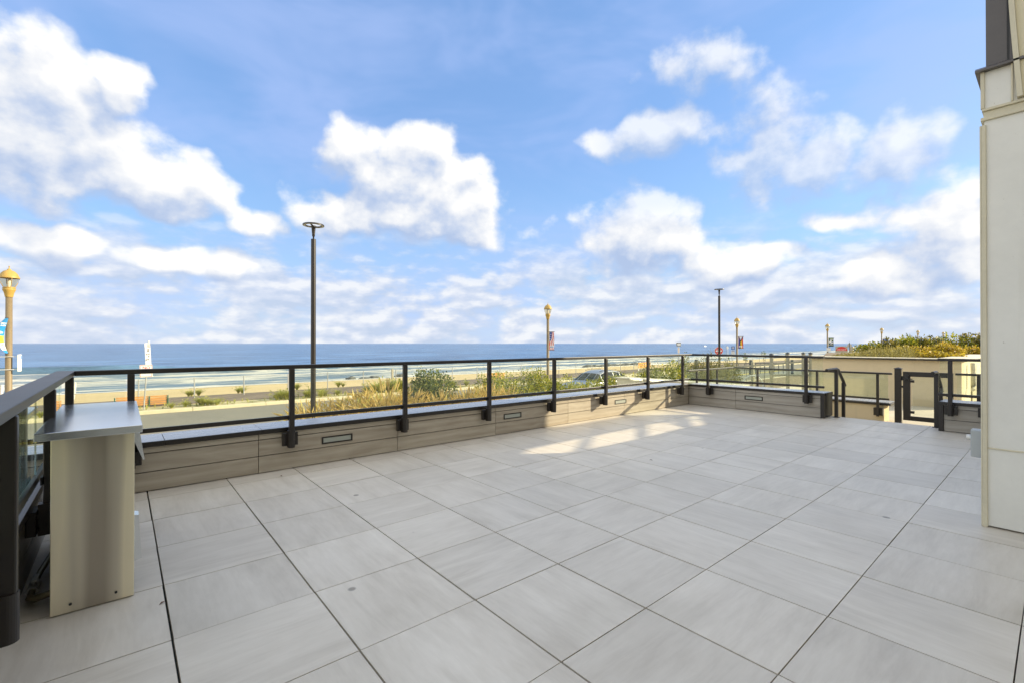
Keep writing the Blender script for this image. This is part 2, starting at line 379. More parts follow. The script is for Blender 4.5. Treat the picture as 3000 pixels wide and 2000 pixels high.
# ------------------------------------------------------------------ terrace floor
def ux(i): return (i + .2905)*T
def vy(j): return (j + 8.1966)*T
XE = 9.96
f = MB(); g_ = .0075
xs = [-1.2] + [ux(i) for i in range(-1, 16)] + [XE]
ys = [-2.5] + [vy(j) for j in range(-12, 1)] + [5.32]
rnd = random.Random(3)
for a in range(len(xs)-1):
    for b in range(len(ys)-1):
        x0, x1, y0, y1 = xs[a], xs[a+1], ys[b], ys[b+1]
        if x1-x0 < .02 or y1-y0 < .02: continue
        if x0 < -1.0 and x1 < -.3 and False: continue
        gx = g_*(.8+.9*rnd.random()); gy = g_*(.48+.40*rnd.random())
        dz = rnd.uniform(-.0012, .0)
        f.box(x0+gx*.5, x1-gx*.5, y0+gy*.5, y1-gy*.5, -.03+dz, dz, 0)
f.build('terrace_paving', M['tile'], kind='structure')
MB().box(-1.2, 9.93, -2.5, 5.6, -1.75, -.05).build('terrace_slab', M['dark_wood'], kind='structure')

rl = random.Random(77)
for k, (x, y) in enumerate(((1.22, 5.02), (4.6, 3.0), (.16, 2.95))):
    m = MB(); a = rl.uniform(0, 6.28); q = .009+.004*rl.random(); ca, sa = math.cos(a), math.sin(a)
    pts = [(x-ca*q*1.6, y-sa*q*1.6, .002), (x+sa*q*.5, y-ca*q*.5, .006), (x+ca*q*1.6, y+sa*q*1.6, .003), (x-sa*q*.5, y+ca*q*.5, .007)]
    m.add(pts+[(p[0], p[1], p[2]+.0015) for p in pts], [(0, 1, 2, 3), (7, 6, 5, 4), (0, 4, 5, 1), (1, 5, 6, 2), (2, 6, 7, 3), (3, 7, 4, 0)])
    o = m.build('dry_leaf', M['brown'], None, (x, y, 0)); o['label'] = 'tiny dry brown leaf lying on the terrace paving'; o['category'] = 'leaf'; o['group'] = 'dry leaves scattered on the paving'
# ------------------------------------------------------------------ planter walls
def cladding_x(mb, X0, X1, yf, joints, rows=((.008, .171), (.179, .337), (.345, .402)), th=.03, sgn=1):
    ed = [X0] + [j for j in joints if X0 < j < X1] + [X1]
    for a, b in zip(ed[:-1], ed[1:]):
        for z0, z1 in rows:
            y0, y1 = sorted((yf, yf+th*sgn)); mb.box(a+.003, b-.003, y0, y1, z0, z1)
def cladding_y(mb, Y0, Y1, xf, joints, rows=((.008, .171), (.179, .337), (.345, .402)), th=.03, sgn=1):
    ed = [Y0] + [j for j in sorted(joints) if Y0 < j < Y1] + [Y1]
    for a, b in zip(ed[:-1], ed[1:]):
        for z0, z1 in rows:
            x0, x1 = sorted((xf, xf+th*sgn)); mb.box(x0, x1, a+.003, b-.003, z0, z1)
J = [1.065+1.53*k for k in range(6)]
sea_wall = thing('planter_wall', 'long low wood-look parapet wall under the seaward glass railing', 'parapet wall', (4.5, 5.4, 0))
c = MB(); cladding_x(c, -.38, 9.518, 5.26, J); c.build('cladding', M['plank_x'], sea_wall)
MB().box(-.80, 9.95, 5.301, 5.66, -1.75, .404).build('wall_core', M['stucco'], sea_wall)
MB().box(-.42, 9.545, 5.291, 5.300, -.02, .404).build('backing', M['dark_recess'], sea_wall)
c = MB(); cj = [-.42, .30] + [1.10+1.53*k for k in range(6)] + [9.50]
for a, b in zip(cj[:-1], cj[1:]): c.box(a+.002, b-.002, 5.262, 5.70, .408, .444, .002)
c.build('coping', M['cap'], sea_wall)
c = MB()
for a, b in zip(cj[:-1], cj[1:]): c.box(a+.001, b-.001, 5.236, 5.2605, .400, .4455, .002)
c.build('edge_trim', M['bronze'], sea_wall)
def recessed_light(parent, axis, c0, plane):
    w = .172; z0, z1 = .212, .292
    fr, ln = MB(), MB()
    def bx(mb, a0, a1, d0, d1, q0, q1):
        if axis == 'x': mb.box(a0, a1, plane-d1, plane-d0, q0, q1, .001)
        else: mb.box(plane-d1, plane-d0, a0, a1, q0, q1, .001)
    bx(fr, c0-w, c0+w, -.006, .006, z0, z0+.014); bx(fr, c0-w, c0+w, -.006, .006, z1-.014, z1)
    bx(fr, c0-w, c0-w+.018, -.006, .006, z0+.0145, z1-.0145); bx(fr, c0+w-.018, c0+w, -.006, .006, z0+.0145, z1-.0145)
    o = fr.build('recessed_light', M['bronze'], parent)
    bx(ln, c0-w+.0185, c0+w-.0185, -.005, .0015, z0+.0145, z1-.0145); ln.build('lens', M['lens'], o)
for xc in (1.86, 4.45, 7.075): recessed_light(sea_wall, 'x', xc, 5.26)

end_wall = thing('planter_wall', 'short wood-look parapet wall at the far end with bronze end post', 'parapet wall', (9.7, 4.0, 0))
c = MB(); cladding_y(c, 2.752, 5.258, 9.52, [4.245]); c.build('cladding', M['plank_y'], end_wall)
MB().box(9.561, 9.94, 2.72, 5.29, -.35, .404).build('wall_core', M['stucco'], end_wall)
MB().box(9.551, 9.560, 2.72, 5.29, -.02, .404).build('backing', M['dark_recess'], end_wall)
c = MB(); 
for a, b in ((2.702, 3.60), (3.604, 5.15), (5.154, 5.258)): c.box(9.523, 9.97, a, b, .408, .444, .002)
c.build('coping', M['cap'], end_wall)
MB().box(9.496, 9.5215, 2.69, 5.258, .400, .4455, .002).build('edge_trim', M['bronze'], end_wall)
c = MB(); c.box(9.498, 9.56, 2.692, 2.751, .0, .399, .002); c.box(9.561, 9.965, 2.692, 2.716, .012, .399, .002); c.box(9.561, 9.97, 2.686, 2.7015, .400, .446, .001)
c.build('end_cap', M['bronze'], end_wall)
recessed_light(end_wall, 'y', 3.895, 9.52)

gate_wall = thing('planter_wall', 'low grey wood-look parapet wall right of the gate, beside the building', 'parapet wall', (9.7, .4, 0))
c = MB(); cladding_y(c, -2.4, 1.138, 9.52, [-.39]); c.build('cladding', M['plank_y'], gate_wall)
MB().box(9.561, 9.94, -2.4, 1.16, -.35, .404).build('wall_core', M['stucco'], gate_wall)
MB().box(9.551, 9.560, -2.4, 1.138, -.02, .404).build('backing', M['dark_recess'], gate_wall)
MB().box(9.523, 9.97, -2.4, 1.188, .408, .444, .002).build('coping', M['cap'], gate_wall)
MB().box(9.496, 9.5215, -2.4, 1.198, .400, .4455, .002).build('edge_trim', M['bronze'], gate_wall)
c = MB(); c.box(9.498, 9.56, 1.139, 1.196, .0, .399, .002); c.box(9.561, 9.965, 1.166, 1.19, .012, .399, .002)
c.build('end_cap', M['bronze'], gate_wall)

left_wall = thing('planter_wall', 'low parapet wall behind the steel cabinet under the left railing', 'parapet wall', (-.6, 2., 0))
c = MB(); cladding_y(c, -2.4, 5.258, -.40, [J_-4.2 for J_ in J], sgn=-1); c.build('cladding', M['plank_y'], left_wall)
MB().box(-.80, -.431, -2.4, 5.29, -1.75, .404).build('wall_core', M['stucco'], left_wall)
c = MB()
for a, b in ((-2.4, -.9), (-.896, .6), (.604, 2.1), (2.104, 3.6), (3.604, 5.10), (5.104, 5.258)): c.box(-.84, -.401, a, b, .408, .444, .002)
c.build('coping', M['cap'], left_wall)
MB().box(-.3995, -.376, -2.4, 5.235, .400, .4455, .002).build('edge_trim', M['bronze'], left_wall)

# ------------------------------------------------------------------ glass railings
def rail_post(parent, axis, a, f0, side, ztop=1.06, zb=.25, wall=None, w=.025):
    """a: position along rail; f0: front face coordinate; side: +1 if the wall lies at larger coordinate"""
    mb = MB()
    def bx(m, a0, a1, d0, d1, z0, z1, b=.003):
        q0, q1 = sorted((f0+side*d0, f0+side*d1))
        if axis == 'x': m.box(a0, a1, q0, q1, z0, z1, b)
        else: m.box(q0, q1, a0, a1, z0, z1, b)
    bx(mb, a-w, a+w, .006, .056, .42, ztop, .006)
    n = 12; pr = []
    # rounded sleeve at the foot
    for k in range(n+1):
        t = math.pi*k/n; pr.append((a+math.cos(t)*.032, f0+side*(.030-math.sin(t)*.030)))
    pr += [(a-.032, f0+side*.075), (a+.032, f0+side*.075)]
    if axis == 'x': mb.prism([(p[0], p[1]) for p in pr], 'z', zb, .425)
    else: mb.prism([(p[1], p[0]) for p in pr], 'z', zb, .425)
    o = mb.build('post', M['bronze'], parent)
    br = MB(); bx(br, a-.075, a+.075, .076, .119, zb+.012, .396, .004)
    for da in (-.058, .058):
        for zz in (.29, .37): bx(br, a+da-.008, a+da+.008, .068, .0759, zz-.008, zz+.008, .002)
    br.build('bracket', M['bronze'], o)
    cl = MB(); bx(cl, a-.032, a+.045, .057, .066, .53, .575, .001); cl.build('clip', M['black'], o)
    return o
RT0, RT1 = 1.062, 1.102
rail_sea = thing('glass_railing', 'long bronze glass railing facing the sea above the parapet', 'railing', (4.5, 5.14, 0))
PX = [.06+1.2843*k for k in range(7)] + [9.02]
PX[7] = 9.04
MB().box(-.29, 9.385, 5.105, 5.185, RT0, RT1, .004).build('top_rail', M['bronze'], rail_sea)
MB().box(-.30, 9.40, 5.158, 5.192, .538, .578, .003).build('bottom_rail', M['bronze'], rail_sea)
for x in PX: rail_post(rail_sea, 'x', x, 5.098, 1, RT0-.0005)
ed = [-.30] + PX + [9.40]
for a, b in zip(ed[:-1], ed[1:]):
    lo = a+.034 if a > -.2 else a; hi = b-.034 if b < 9.3 else b
    MB().box(lo, hi, 5.168, 5.180, .5785, 1.0615).build('glass_panel', M['glass'], rail_sea)
rail_end = thing('glass_railing', 'bronze glass railing on the far end parapet left of the stairs', 'railing', (9.42, 3.9, 0))
c = MB(); c.prism([(9.386, 5.185), (9.386, 2.67), (9.466, 2.67), (9.466, 5.185)], 'z', RT0, RT1); c.build('top_rail', M['bronze'], rail_end)
MB().box(9.418, 9.452, 2.67, 5.157, .538, .578, .003).build('bottom_rail', M['bronze'], rail_end)
for y in (4.76, 2.94): rail_post(rail_end, 'y', y, 9.362, 1, RT0-.0005)
for a, b in ((2.69, 2.906), (2.974, 4.726), (4.794, 5.160)): MB().box(9.428, 9.440, a, b, .5785, 1.0615).build('glass_panel', M['glass'], rail_end)
rail_gate = thing('glass_railing', 'bronze glass railing on the parapet between gate and building', 'railing', (9.42, .3, 0))
MB().box(9.386, 9.466, -2.4, 1.19, RT0, RT1, .004).build('top_rail', M['bronze'], rail_gate)
MB().box(9.418, 9.452, -2.4, 1.19, .538, .578, .003).build('bottom_rail', M['bronze'], rail_gate)
for y in (1.05, .69, -.6): rail_post(rail_gate, 'y', y, 9.362, 1, RT0-.0005)
for a, b in ((1.084, 1.17), (.724, 1.016), (-.566, .656), (-2.3, -.634)): MB().box(9.428, 9.440, a, b, .5785, 1.0615).build('glass_panel', M['glass'], rail_gate)
rail_left = thing('glass_railing', 'bronze glass railing on the left side behind the steel cabinet', 'railing', (-.33, 1.8, 0))
MB().box(-.402, -.2905, -2.4, 5.185, RT0, RT1, .004).build('top_rail', M['bronze'], rail_left)
MB().box(-.392, -.358, -2.4, 5.157, .538, .578, .003).build('bottom_rail', M['bronze'], rail_left)
for y in (2.44, 3.70, 4.98, 1.1, -.2): rail_post(rail_left, 'y', y, -.281, -1, RT0-.0005, w=.022)
for a, b in ((-2.4, -.24), (-.16, 1.06), (1.14, 2.40), (2.48, 3.66), (3.74, 4.94), (5.02, 5.15)): MB().box(-.381, -.369, a, b, .5785, 1.0615).build('glass_panel', M['glass_green'], rail_left)

# ------------------------------------------------------------------ steel cabinet
cab = thing('steel_cabinet', 'brushed stainless outdoor grill cabinet with flat steel top by left railing', 'cabinet', (-.1, 3.7, 0))
MB().box(-.262, .052, 3.135, 4.33, .004, .862, .003).build('body', M['steel'], cab)
c = MB(); c.box(-.312, .083, 3.06, 4.40, .864, .902, .003)
c.build('top', M['steel_top'], cab)
for z, xr in ((.016, -.19), (.016, -.02)):
    c = MB(); c.tube([(xr, 3.1345, .045), (xr, 3.128, .045)], .006, 8); c.build('rivet', M['black'], cab)
c = MB(); c.prism([(.0525, .86), (.075, .845), (.095, .70), (.088, .70), (.0525, .80)], 'y', 3.17, 4.2); c.build('control_panel', M['steel_top'], cab)
c = MB(); c.box(.0525, .068, 3.2, 4.15, .68, .74, .002); c.build('handle', M['bronze'], cab)
c = MB(); c.prism([(.0525, .40), (.072, .395), (.085, .16), (.0525, .15)], 'y', 3.22, 3.30); c.build('door_pull', M['steel_top'], cab)
# ------------------------------------------------------------------ gas pipe behind cabinet
gp = thing('gas_pipe', 'tarnished gas pipe with valve on the floor behind the steel cabinet', 'pipe', (-.31, 3.4, 0))
MB().tube([(-.262, 3.30, .06), (-.33, 3.30, .05), (-.35, 3.33, .05)], .017, 10).build('elbow', M['brass_pipe'], gp)
c = MB(); c.tube([(-.35, 3.33, .05), (-.345, 3.60, .06), (-.30, 3.95, .09)], .014, 10); c.build('pipe', M['brass_pipe'], gp)
c = MB(); c.tube([(-.349, 3.40, .052), (-.346, 3.50, .056)], .024, 6); c.tube([(-.348, 3.44, .06), (-.345, 3.44, .10)], .008, 8); c.box(-.355, -.33, 3.40, 3.49, .098, .106, .002); c.build('valve', M['galv'], gp)
cb = MB(); cb.tube([(-.30, 3.66, .30), (-.285, 3.64, .22), (-.26, 3.62, .14)], .006, 8)
tag(cb.build('cable', M['cable'], None, (-.3, 3.66, .3)), 'thin black cable hanging behind the steel cabinet', 'cable')

# ------------------------------------------------------------------ junction box
jb = thing('junction_box', 'grey plastic outlet box on the side of the building corner', 'outlet box', (5.0, .42, .56))
MB().box(4.955, 5.07, .362, .442, .46, .665, .006).build('box', M['box_grey'], jb)
c = MB(); c.prism([(.372, .47), (.392, .47), (.388, .52), (.40, .54), (.388, .57), (.388, .62), (.42, .625), (.435, .655), (.435, .662), (.372, .66)], 'x', 4.951, 4.9545); c.build('cover', M['box_grey'], jb)
MB().tube([(5.0, .4425, .60), (5.0, .468, .60)], .022, 12).build('knob', M['white_metal'], jb)

# ------------------------------------------------------------------ building (corner in view, the rest behind and beside the camera)
bld = thing('building', 'cream panelled building corner with bronze window at the right edge', 'building', (7, -2, 0))
XF = 4.77
c = MB()
c.box(XF+.012, 9.40, -2.45, .348, .012, .566, .0); c.box(XF+.012, 9.40, -2.45, .348, .574, 2.93, 0)
c.build('wall', M['panel'], bld)
c = MB(); c.box(XF-.002, XF+.03, .338, .362, .0, 2.90, .004); c.box(XF+.002, XF+.035, .362, .372, 0, 2.90, .003)
c.box(XF+.004, XF+.02, -2.4, .337, .565, .575, .002)
c.build('corner_trim', M['cream_trim'], bld)
c = MB()
c.box(XF-.004, 9.42, -2.45, .366, 2.931, 2.955, .003); c.box(XF+.014, 9.41, -2.45, .352, 2.956, 3.0, .002); c.box(XF+.0, 9.42, -2.45, .36, 3.001, 3.02, .003)
c.build('band', M['cream_trim'], bld)
c = MB(); c.box(XF+.014, 9.40, -2.45, .350, 3.021, 3.285, 0); c.build('upper_panel', M['panel'], bld)
c = MB(); c.box(XF, XF+.03, .345, .366, 3.021, 3.285, .003); c.box(XF-.006, XF+.03, .205, .215, 3.021, 3.285, .002)
c.build('panel_trim', M['cream_trim'], bld)
c = MB(); c.prism([(XF-.03, 3.286), (9.4, 3.286), (9.4, 3.325), (XF+.01, 3.325), (XF-.03, 3.30)], 'y', -2.45, .392); sill = c.build('window_sill', M['window_bronze'], bld)
c = MB(); c.box(XF+.035, 9.3, .235, .34, 3.326, 5.9, 0); c.box(XF+.035, 9.3, -2.45, .222, 3.326, 5.9, 0); win = c.build('window', M['window_bronze'], bld)
c = MB(); c.box(XF+.037, 9.2, .2225, .2345, 3.33, 5.8); c.build('window_joint', M['black'], win)
c = MB(); pts = [(XF-.035, .205-.10*(1-math.cos(t))*.35 + .045*math.sin(t), 3.02+.98*t/1.3) for t in [1.3*k/12 for k in range(13)]]
arch = []
for k in range(13):
    z = 3.03+1.1*k/12; y = .185+.052*math.sin(min(1, k/14)*math.pi*.5)*1.0; arch.append((y, z))
poly = [(y-.028, z) for y, z in arch] + [(y, z) for y, z in reversed(arch)]
c.prism(poly, 'x', XF-.03, XF+.034); c.build('arch_trim', M['cream_trim'], bld)
poly = [(y-.029, z) for y, z in arch] + [(-2.45, 4.13), (-2.45, 3.03)]
c = MB(); c.prism(poly, 'x', XF-.012, XF+.0335); c.build('arch_wall', M['stucco_pale'], bld)
MB().box(XF+.0, 9.42, -2.45, .38, 5.901, 6.3, .01).build('cornice', M['cream_trim'], bld)
# main block behind the terrace; added unseen screen, slots shaped to cast sun patches
MB().box(-9, 12.2, -12, -2.51, -1.75, 6.6, 0).build('main_block', M['stucco_pale'], bld)
def shade_wing():
    X0, X1, Z0, ZA, ZB, XS = 12.205, 18.6, -1.75, 6.6, 5.35, 16.8
    def q(x, y): return (x+1.5*(y+2.5), .7*(y+2.5))
    holes = [[(3.20, 3.87), (3.92, 4.33), (4.97, 4.35), (4.24, 3.87)], [(4.31, 3.88), (4.335, 3.88), (5.03, 4.34), (5.005, 4.34)],
             [(4.44, 3.82), (5.19, 4.34), (6.23, 4.33), (5.43, 3.79)], [(5.50, 3.82), (5.525, 3.82), (6.31, 4.33), (6.285, 4.33)], [(5.57, 3.82), (5.595, 3.82), (6.38, 4.33), (6.355, 4.33)],
             [(5.70, 3.79), (6.58, 4.38), (7.04, 4.32), (6.76, 3.83)], [(7.0, 4.22), (7.15, 4.38), (7.28, 4.34), (7.10, 4.12)],
             [(6.93, 3.77), (7.85, 4.39), (8.12, 4.31), (7.31, 3.76)]]
    H = [[q(*p) for p in h] for h in holes]
    outer = [(X0, Z0), (X1, Z0), (X1, ZB), (XS, ZB), (XS, ZA), (X0, ZA)]
    loops = [outer] + H
    pts = [Vector((x, z, 0)) for lp in loops for x, z in lp]
    tris = geometry.tessellate_polygon([[Vector((x, z, 0)) for x, z in lp] for lp in loops])
    mb = MB(); n = len(pts)
    vs = [(p.x, -2.5, p.y) for p in pts] + [(p.x, -2.53, p.y) for p in pts]
    fs = [tuple(t) for t in tris] + [tuple(i+n for i in reversed(t)) for t in tris]
    k = 0
    for lp in loops:
        m = len(lp)
        for i in range(m): fs.append((k+i, k+(i+1) % m, n+k+(i+1) % m, n+k+i))
        k += m
    mb.add(vs, fs); return mb
shade_wing().build('sun_slot_screen', M['stucco_pale'], bld)
MB().box(12.205, 18.6, -12, -2.54, -1.75, 4.0, 0).build('wing_block', M['stucco_pale'], bld)

# ------------------------------------------------------------------ stairs, landing, lower guard and gate
ZL = -.35
MB().box(9.97, 30, -2.4, 5.66, ZL-.2, ZL, 0).build('courtyard_floor', M['concrete'], kind='structure')
st = thing('stairs', 'short flight of concrete steps down to the gate', 'stairs', (10.2, 1.9, 0))
MB().box(9.975, 10.28, 1.22, 2.68, ZL+.004, -.175, .004).build('step', M['concrete'], st)
def handrail(y_side, loc_label, y):
    t = thing('stair_handrail', loc_label, 'handrail', (9.85, y, 0), 'handrails at the terrace steps')
    a = MB(); a.tube([(9.84, y, 0), (9.84, y, .86)], .024, 12); a.lathe([(0, .008), (.055, .008), (.055, 0)], (9.84, y), 16); a.build('post', M['bronze'], t)
    return t
def post_flat(parent, x, y, z0, z1, w=.026):
    return MB().box(x-w, x+w, y-w, y+w, z0, z1, .004).build('post', M['bronze'], parent)
h1 = thing('stair_handrail', 'bronze handrail on two posts left of the terrace steps', 'handrail', (9.85, 2.6, 0), 'handrails at the terrace steps')
post_flat(h1, 9.845, 2.60, .006, .845); post_flat(h1, 10.27, 2.60, -.17, .60)
MB().lathe([(0, .006), (.055, .006), (.055, 0)], (9.845, 2.60), 16).build('base_plate', M['bronze'], h1)
MB().tube([(9.52, 2.66, .853), (9.86, 2.60, .868), (9.95, 2.60, .85), (10.27, 2.60, .62), (10.36, 2.60, .54)], .026, 12).build('rail', M['bronze'], h1)
h2 = thing('stair_handrail', 'bronze handrail right of the terrace steps, in front of the gate', 'handrail', (9.85, 1.27, 0), 'handrails at the terrace steps')
post_flat(h2, 9.85, 1.262, .006, .845); post_flat(h2, 10.27, 1.262, -.17, .60)
MB().lathe([(0, .006), (.055, .006), (.055, 0)], (9.85, 1.262), 16).build('base_plate', M['bronze'], h2)
MB().tube([(9.70, 1.285, .862), (9.86, 1.262, .868), (9.95, 1.262, .85), (10.27, 1.262, .62), (10.36, 1.262, .54)], .026, 12).build('rail', M['bronze'], h2)

XG = 12.30
lw = thing('low_wall', 'tan stucco low wall with thin dark cap below the lower glass railing', 'wall', (XG+.2, 4., ZL))
MB().box(XG+.12, XG+.55, 2.42, 5.64, -1.75, .015, 0).build('wall', M['stucco'], lw)
MB().box(10.0, XG+.119, 5.30, 5.64, -1.75, .015, 0).build('return_wall', M['stucco'], lw)
MB().box(XG+.10, XG+.60, 2.33, 5.66, .058, .075, .002).build('cap', M['cap'], lw)
MB().box(XG+.07, XG+.60, 2.30, 5.66, .016, .057, .003).build('cap_edge', M['bronze'], lw)
lr = thing('glass_railing', 'lower bronze glass railing beyond the stairs on the tan wall', 'railing', (XG, 4., 0))
MB().box(XG-.04, XG+.04, 2.26, 5.58, .675, .715, .004).build('top_rail', M['bronze'], lr)
MB().box(9.98, XG-.041, 5.50, 5.58, .675, .715, .004).build('side_rail', M['bronze'], lr)
MB().box(XG+.0, XG+.035, 2.31, 5.54, .135, .175, .003).build('bottom_rail', M['bronze'], lr)
for y in (2.50, 3.62, 4.93):
    o = MB().box(XG-.036, XG+.006, y-.024, y+.024, -.22, .6745, .004).build('post', M['bronze'], lr)
    MB().box(XG+.0062, XG+.119, y-.08, y+.08, -.20, -.04, .003).build('bracket', M['bronze'], o)
for x in (10.4, 11.4): MB().box(x-.024, x+.024, 5.52, 5.56, .0, .6745, .004).build('post', M['bronze'], lr)
for a, b in ((2.33, 2.472), (2.528, 3.592), (3.648, 4.90), (4.96, 5.52)): MB().box(XG+.012, XG+.022, a, b, .1755, .6745).build('glass_panel', M['glass_green'], lr)
MB().box(10.0, XG-.0, 5.535, 5.545, .15, .6745).build('glass_panel', M['glass_green'], lr)
lr2 = thing('glass_railing', 'lower bronze glass railing right of the gate, seen through the upper glass', 'railing', (XG, .5, 0))
MB().box(XG-.04, XG+.04, -2.3, 1.30, .715, .755, .004).build('top_rail', M['bronze'], lr2)
MB().box(XG, XG+.035, -2.3, 1.28, .135, .175, .003).build('bottom_rail', M['bronze'], lr2)
for y in (.98, -.2): MB().box(XG-.036, XG+.006, y-.03, y+.03, ZL, .7145, .004).build('post', M['bronze'], lr2)
for a, b in ((1.02, 1.28), (-.16, .94), (-2.2, -.24)): MB().box(XG+.012, XG+.022, a, b, .1755, .7145).build('glass_panel', M['glass'], lr2)

gate = thing('gate', 'bronze framed glass gate at the foot of the steps', 'gate', (XG, 1.8, ZL))
c = MB(); c.box(XG-.055, XG+.045, 2.105, 2.215, ZL, .80, .004)
c.prism([(XG-.065, 2.095), (XG+.055, 2.095), (XG+.055, 2.225), (XG-.065, 2.225)], 'z', .801, .812)
c.add([(XG-.065, 2.095, .8125), (XG+.055, 2.095, .8125), (XG+.055, 2.225, .8125), (XG-.065, 2.225, .8125), (XG-.005, 2.16, .838)], [(0, 1, 4), (1, 2, 4), (2, 3, 4), (3, 0, 4), (0, 3, 2, 1)])
c.build('gate_post', M['bronze'], gate)
c = MB(); c.box(XG-.03, XG+.02, 1.965, 2.082, -.24, .752, .003); c.box(XG-.03, XG+.02, 1.40, 1.9645, .655, .752, .003); c.box(XG-.03, XG+.02, 1.40, 1.9645, -.24, -.150, .003); c.box(XG-.03, XG+.02, 1.33, 1.3995, -.24, .752, .003)
fr = c.build('gate_frame', M['bronze'], gate)
for z0, z1 in ((.535, .585), (-.095, -.045)): MB().box(XG-.034, XG+.024, 1.905, 1.9645, z0, z1, .002).build('clamp', M['bronze'], fr)
c = MB(); c.box(XG-.075, XG-.031, 1.985, 2.05, .58, .69, .004); c.tube([(XG-.07, 2.02, .61), (XG-.09, 2.02, .61), (XG-.09, 1.92, .61)], .010, 8); c.box(XG-.02, XG+.01, 2.0825, 2.104, .57, .66, .002); c.build('latch', M['black'], fr)
c = MB(); c.box(XG-.02, XG+.01, 2.0825, 2.104, .42, .46, .002); c.build('strike', M['black'], fr)
MB().box(XG-.010, XG-.002, 1.41, 1.935, -.14, .645).build('glass_panel', M['glass'], gate)

# far block with flat roof beyond the gate
fb = thing('garden_wall', 'long tan stucco wall with thin dark cap behind the gate', 'wall', (18, 3.3, ZL))
c = MB(); c.box(16.4, 16.9, 1.62, 4.98, ZL, .875, 0); c.build('wall', M['stucco'], fb)
MB().box(16.901, 24, 1.62, 2.1, ZL, .875, 0).build('return_wall', M['stucco_pale'], fb)
MB().box(16.30, 16.95, 1.55, 5.08, .876, .915, .004).build('cap_edge', M['bronze'], fb)
MB().box(16.951, 24.1, 1.56, 2.15, .876, .93, .003).build('return_cap', M['cream_trim'], fb)
MB().box(16.31, 16.94, 1.56, 5.07, .916, .935, .003).build('cap', M['cream_trim'], fb)
dp = MB().tube([(17.6, 1.52, .80), (17.6, 1.50, .2), (17.4, 1.5, .1)], .05, 10)
dp.build('downpipe', M['white_metal'], fb)
c = MB().box(18.3, 19.3, 1.585, 1.615, ZL+.02, .72, .004); c.build('door', M['door_tan'], fb)
fc = thing('garden_wall', 'sunlit pale wall far right across the courtyard behind the upper glass', 'wall', (23, 0, ZL))
MB().box(24.2, 24.6, -4.0, 1.5, ZL, .80, 0).build('wall', M['stucco_pale'], fc)
MB().box(24.1, 24.7, -4.1, 1.54, .801, .84, .003).build('cap', M['cream_trim'], fc)
pw = thing('low_wall', 'pale concrete planter wall beside the hedge, seen through the glass near the corner', 'wall', (13.9, 8., -1.7))
MB().box(13.62, 14.05, 5.9, 10.3, -1.75, .085, .01).build('wall', M['stucco_pale'], pw)
MB().box(13.58, 14.10, 5.88, 10.36, .086, .125, .006).build('cap', M['cream_trim'], pw)

# ------------------------------------------------------------------ ground, street, beach, sea
def sheet(name, xs_, ys_, zf, mat, kind='structure', att=None):
    vs = []; fs = []; nx = len(xs_)
    for y in ys_:
        for x in xs_: vs.append((x, y, zf(x, y)))
    for j in range(len(ys_)-1):
        for i in range(nx-1): a = j*nx+i; fs.append((a, a+1, a+nx+1, a+nx))
    mb = MB(); mb.add(vs, fs, 0, True); mb.nofix = True; o = mb.build(name, mat)
    o['kind'] = kind
    if att:
        a = o.data.attributes.new('foam', 'FLOAT', 'POINT'); a.data.foreach_set('value', [att(*v) for v in vs])
    return o
def lin(a, b, n): return [a+(b-a)*k/n for k in range(n+1)]
def zbeach(x, y):
    n = noise.noise(Vector((x*.12, y*.25, 0)))*.10 + noise.noise(Vector((x*.5, y*.6, 3)))*.03
    if y < 31.4: return -1.82
    if y < 34: return -1.82 - .12*(y-31.4)/2.6 + n*.5
    return -1.94 - (y-34)*(2.76/43) + n
bx_ = [-20000, -2000, -400] + lin(-120, 480, 300) + [700, 1200, 3000, 9000, 25000]
by_ = [-20000, -2000, -400, -50, 5.6, 12, 31.3] + lin(31.6, 46, 22) + lin(47, 100, 53)
sheet('ground', bx_, by_, zbeach, M['sand'])
# sea: fine grid through the surf, coarse beyond
def zsea(x, y):
    if y > 205 or abs(x) > 900: return -4.6
    z = 0
    for (yc, w, amp, sd) in ((131, 2.2, 1.25, 1), (112, 2.0, .55, 2), (98, 1.8, .40, 3), (88, 1.5, .30, 4), (150, 5, .35, 5), (172, 6, .35, 6)):
        yl = yc + 7*noise.noise(Vector((x*.018, sd*7.1, 0))) + 2*noise.noise(Vector((x*.07, sd*3.1, 5)))
        a = amp*max(0, .35+1.1*noise.noise(Vector((x*.02, sd*1.7, 9))))
        if sd == 1: a = amp*max(.0, min(1, (14-x)/10))*(1 if x > -160 else .4) + .25*max(0, noise.noise(Vector((x*.02, 1.7, 9))))
        d = (y-yl); w2 = w*(.55 if d < 0 else 1.6); z += a*math.exp(-(d/w2)**2)
    z += .10*noise.noise(Vector((x*.25, y*.5, 1))) + .05*noise.noise(Vector((x*.9, y*1.3, 4)))
    f_ = min(1, max(0, (205-y)/30))
    return -4.6 + z*f_
def foam_att(x, y, z):
    yl = 131 + 7*noise.noise(Vector((x*.018, 7.1, 0))) + 2*noise.noise(Vector((x*.07, 3.1, 5)))
    v = 0
    if x < 16: v = max(0, 1-abs(y-(yl-4.2))/1.8)
    return min(1, v*1.3) if y < 160 else 0
sx_ = [-30000, -6000, -900] + lin(-220, 560, 390) + [900, 2000, 8000, 30000]
sy_ = lin(70, 140, 100)[0:] + lin(141, 205, 40) + [260, 400, 800, 2000, 6000, 20000, 60000]
sheet('sea', sx_, sy_, zsea, M['sea'], att=foam_att)

